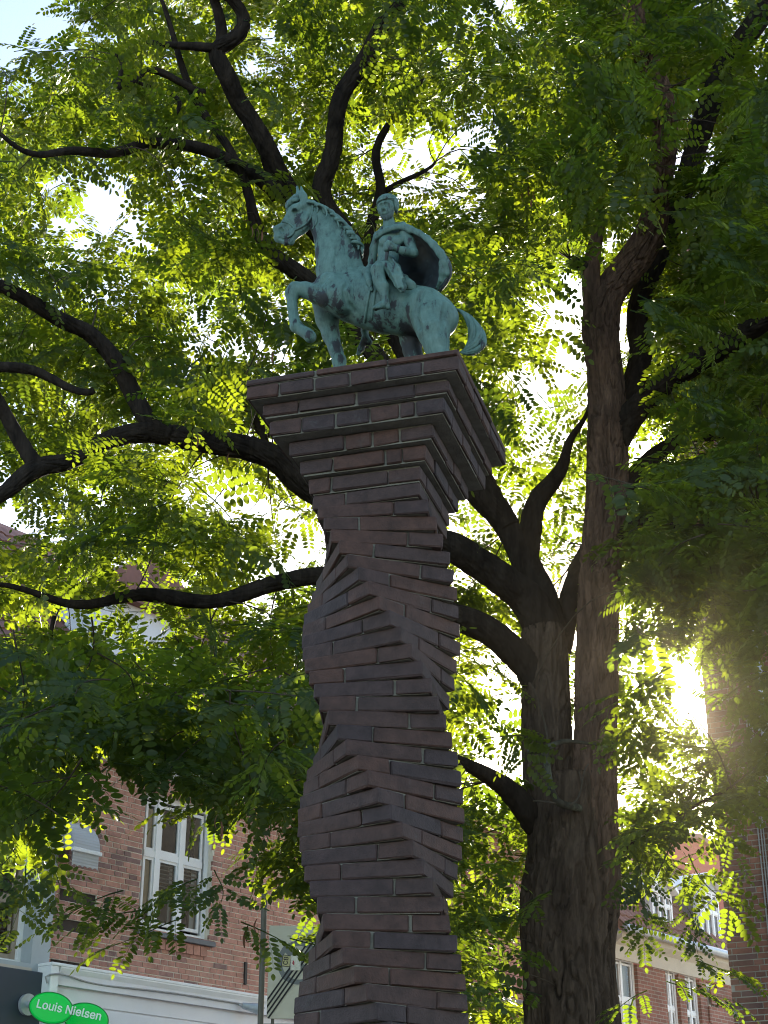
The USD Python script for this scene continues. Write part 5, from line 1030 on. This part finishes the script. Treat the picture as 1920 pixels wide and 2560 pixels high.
for k, s_ in enumerate(SPRAYS):
    m = spray_mesh(s_); path = part(tree + "/crown", "leafy_spray", (np.array(m.vertices) + base, np.array(m.faces)), "leaf_green"); pr.append(path)
pi_.CreatePrototypesRel().SetTargets([Sdf.Path(p) for p in pr])
pi_.CreateProtoIndicesAttr(Vt.IntArray.FromNumpy(kind_[rest].astype(np.int32)))
pi_.CreatePositionsAttr(Vt.Vec3fArray.FromNumpy((pos[rest] - base).astype(np.float32)))
Q = []
for i in rest:
    q = trimesh.transformations.quaternion_from_matrix(spray_R(i)); Q.append(Gf.Quath(float(q[0]), float(q[1]), float(q[2]), float(q[3])))
pi_.CreateOrientationsAttr(Vt.QuathArray(Q)); pi_.CreateScalesAttr(Vt.Vec3fArray.FromNumpy(np.repeat(scl[rest][:, None], 3, 1).astype(np.float32)))
# fine branches from the limbs to the sprays
fine = []
ends = pos; dist, ix = sk_tree.query(ends)
for i in rl.permutation(len(ends))[:1300]:
    if 0.15 < dist[i] < 1.25:
        a, b = SK[ix[i], :3], ends[i]; m = (a + b) / 2 + rl.normal(0, .12, 3) * dist[i] + Z3 * .10 * dist[i]
        rr_ = .003 + .003 * dist[i]; fine.append(sweep(spline(np.array([a, m, b]), 9), np.linspace(rr_, .002, 9), 5))
part(tree, "twigs", cat(fine + twigs), "twig_bark", True, kind="stuff")
# hanging seed pods
pods = [(1140, 400, 7.9), (1130, 415, 7.9), (1155, 410, 7.9), (1148, 430, 7.9), (556, 495, 8), (566, 500, 8), (543, 490, 8), (425, 940, 7.6), (555, 1985, 7.3), (535, 2000, 7.4), (530, 2010, 7.4), (470, 1760, 7.2), (478, 1775, 7.2), (1232, 330, 8), (1300, 130, 8.2), (495, 980, 8), (590, 760, 8), (345, 690, 7.9), (1560, 640, 8)]
for x, y, d in pods:
    c = VP(x, y, d); a = rl.uniform(0, 6.28); L = rl.uniform(.06, .085); t = np.linspace(0, 1, 9); w = .0065 * np.sin(np.clip(t, .04, .97) * np.pi) ** .5
    ax = np.array([math.cos(a), math.sin(a), 0]); mid = c - Z3 * L * t[:, None] + ax * (.012 * np.sin(t * 3))[:, None]; sd = np.cross(ax, Z3)
    v = np.vstack([mid + sd * w[:, None] + ax * .0012, mid - sd * w[:, None] + ax * .0012, mid + sd * w[:, None] - ax * .0012, mid - sd * w[:, None] - ax * .0012]); k = np.arange(8); f = []
    for p_, q_ in ((0, 9), (27, 18), (9, 27), (18, 0)): f += [np.stack([p_ + k, p_ + k + 1, q_ + k + 1], 1), np.stack([p_ + k, q_ + k + 1, q_ + k], 1)]
    part(tree, "seed_pod", (v, np.vstack(f)), "pod_brown")
print("sprays", len(pos), "near", len(near_s), "leaf tris", [len(l[1]) for l in LEAVES])

# ------------------------------------------------------------------ thin volume added to make a glow like lens glare round the sun
usdkit.material(stage, "/World/Looks/glare_air", {"v": ("principled_volume", {"color": (1.0, 0.84, 0.62), "density": 0.00006, "anisotropy": 0.92})}, [], volume="v.volume")
hz = top("haze", block((0, 20, 8.25), X3, Y3, Z3, (250, 290, 18.5)), "glare_air", kind="stuff")
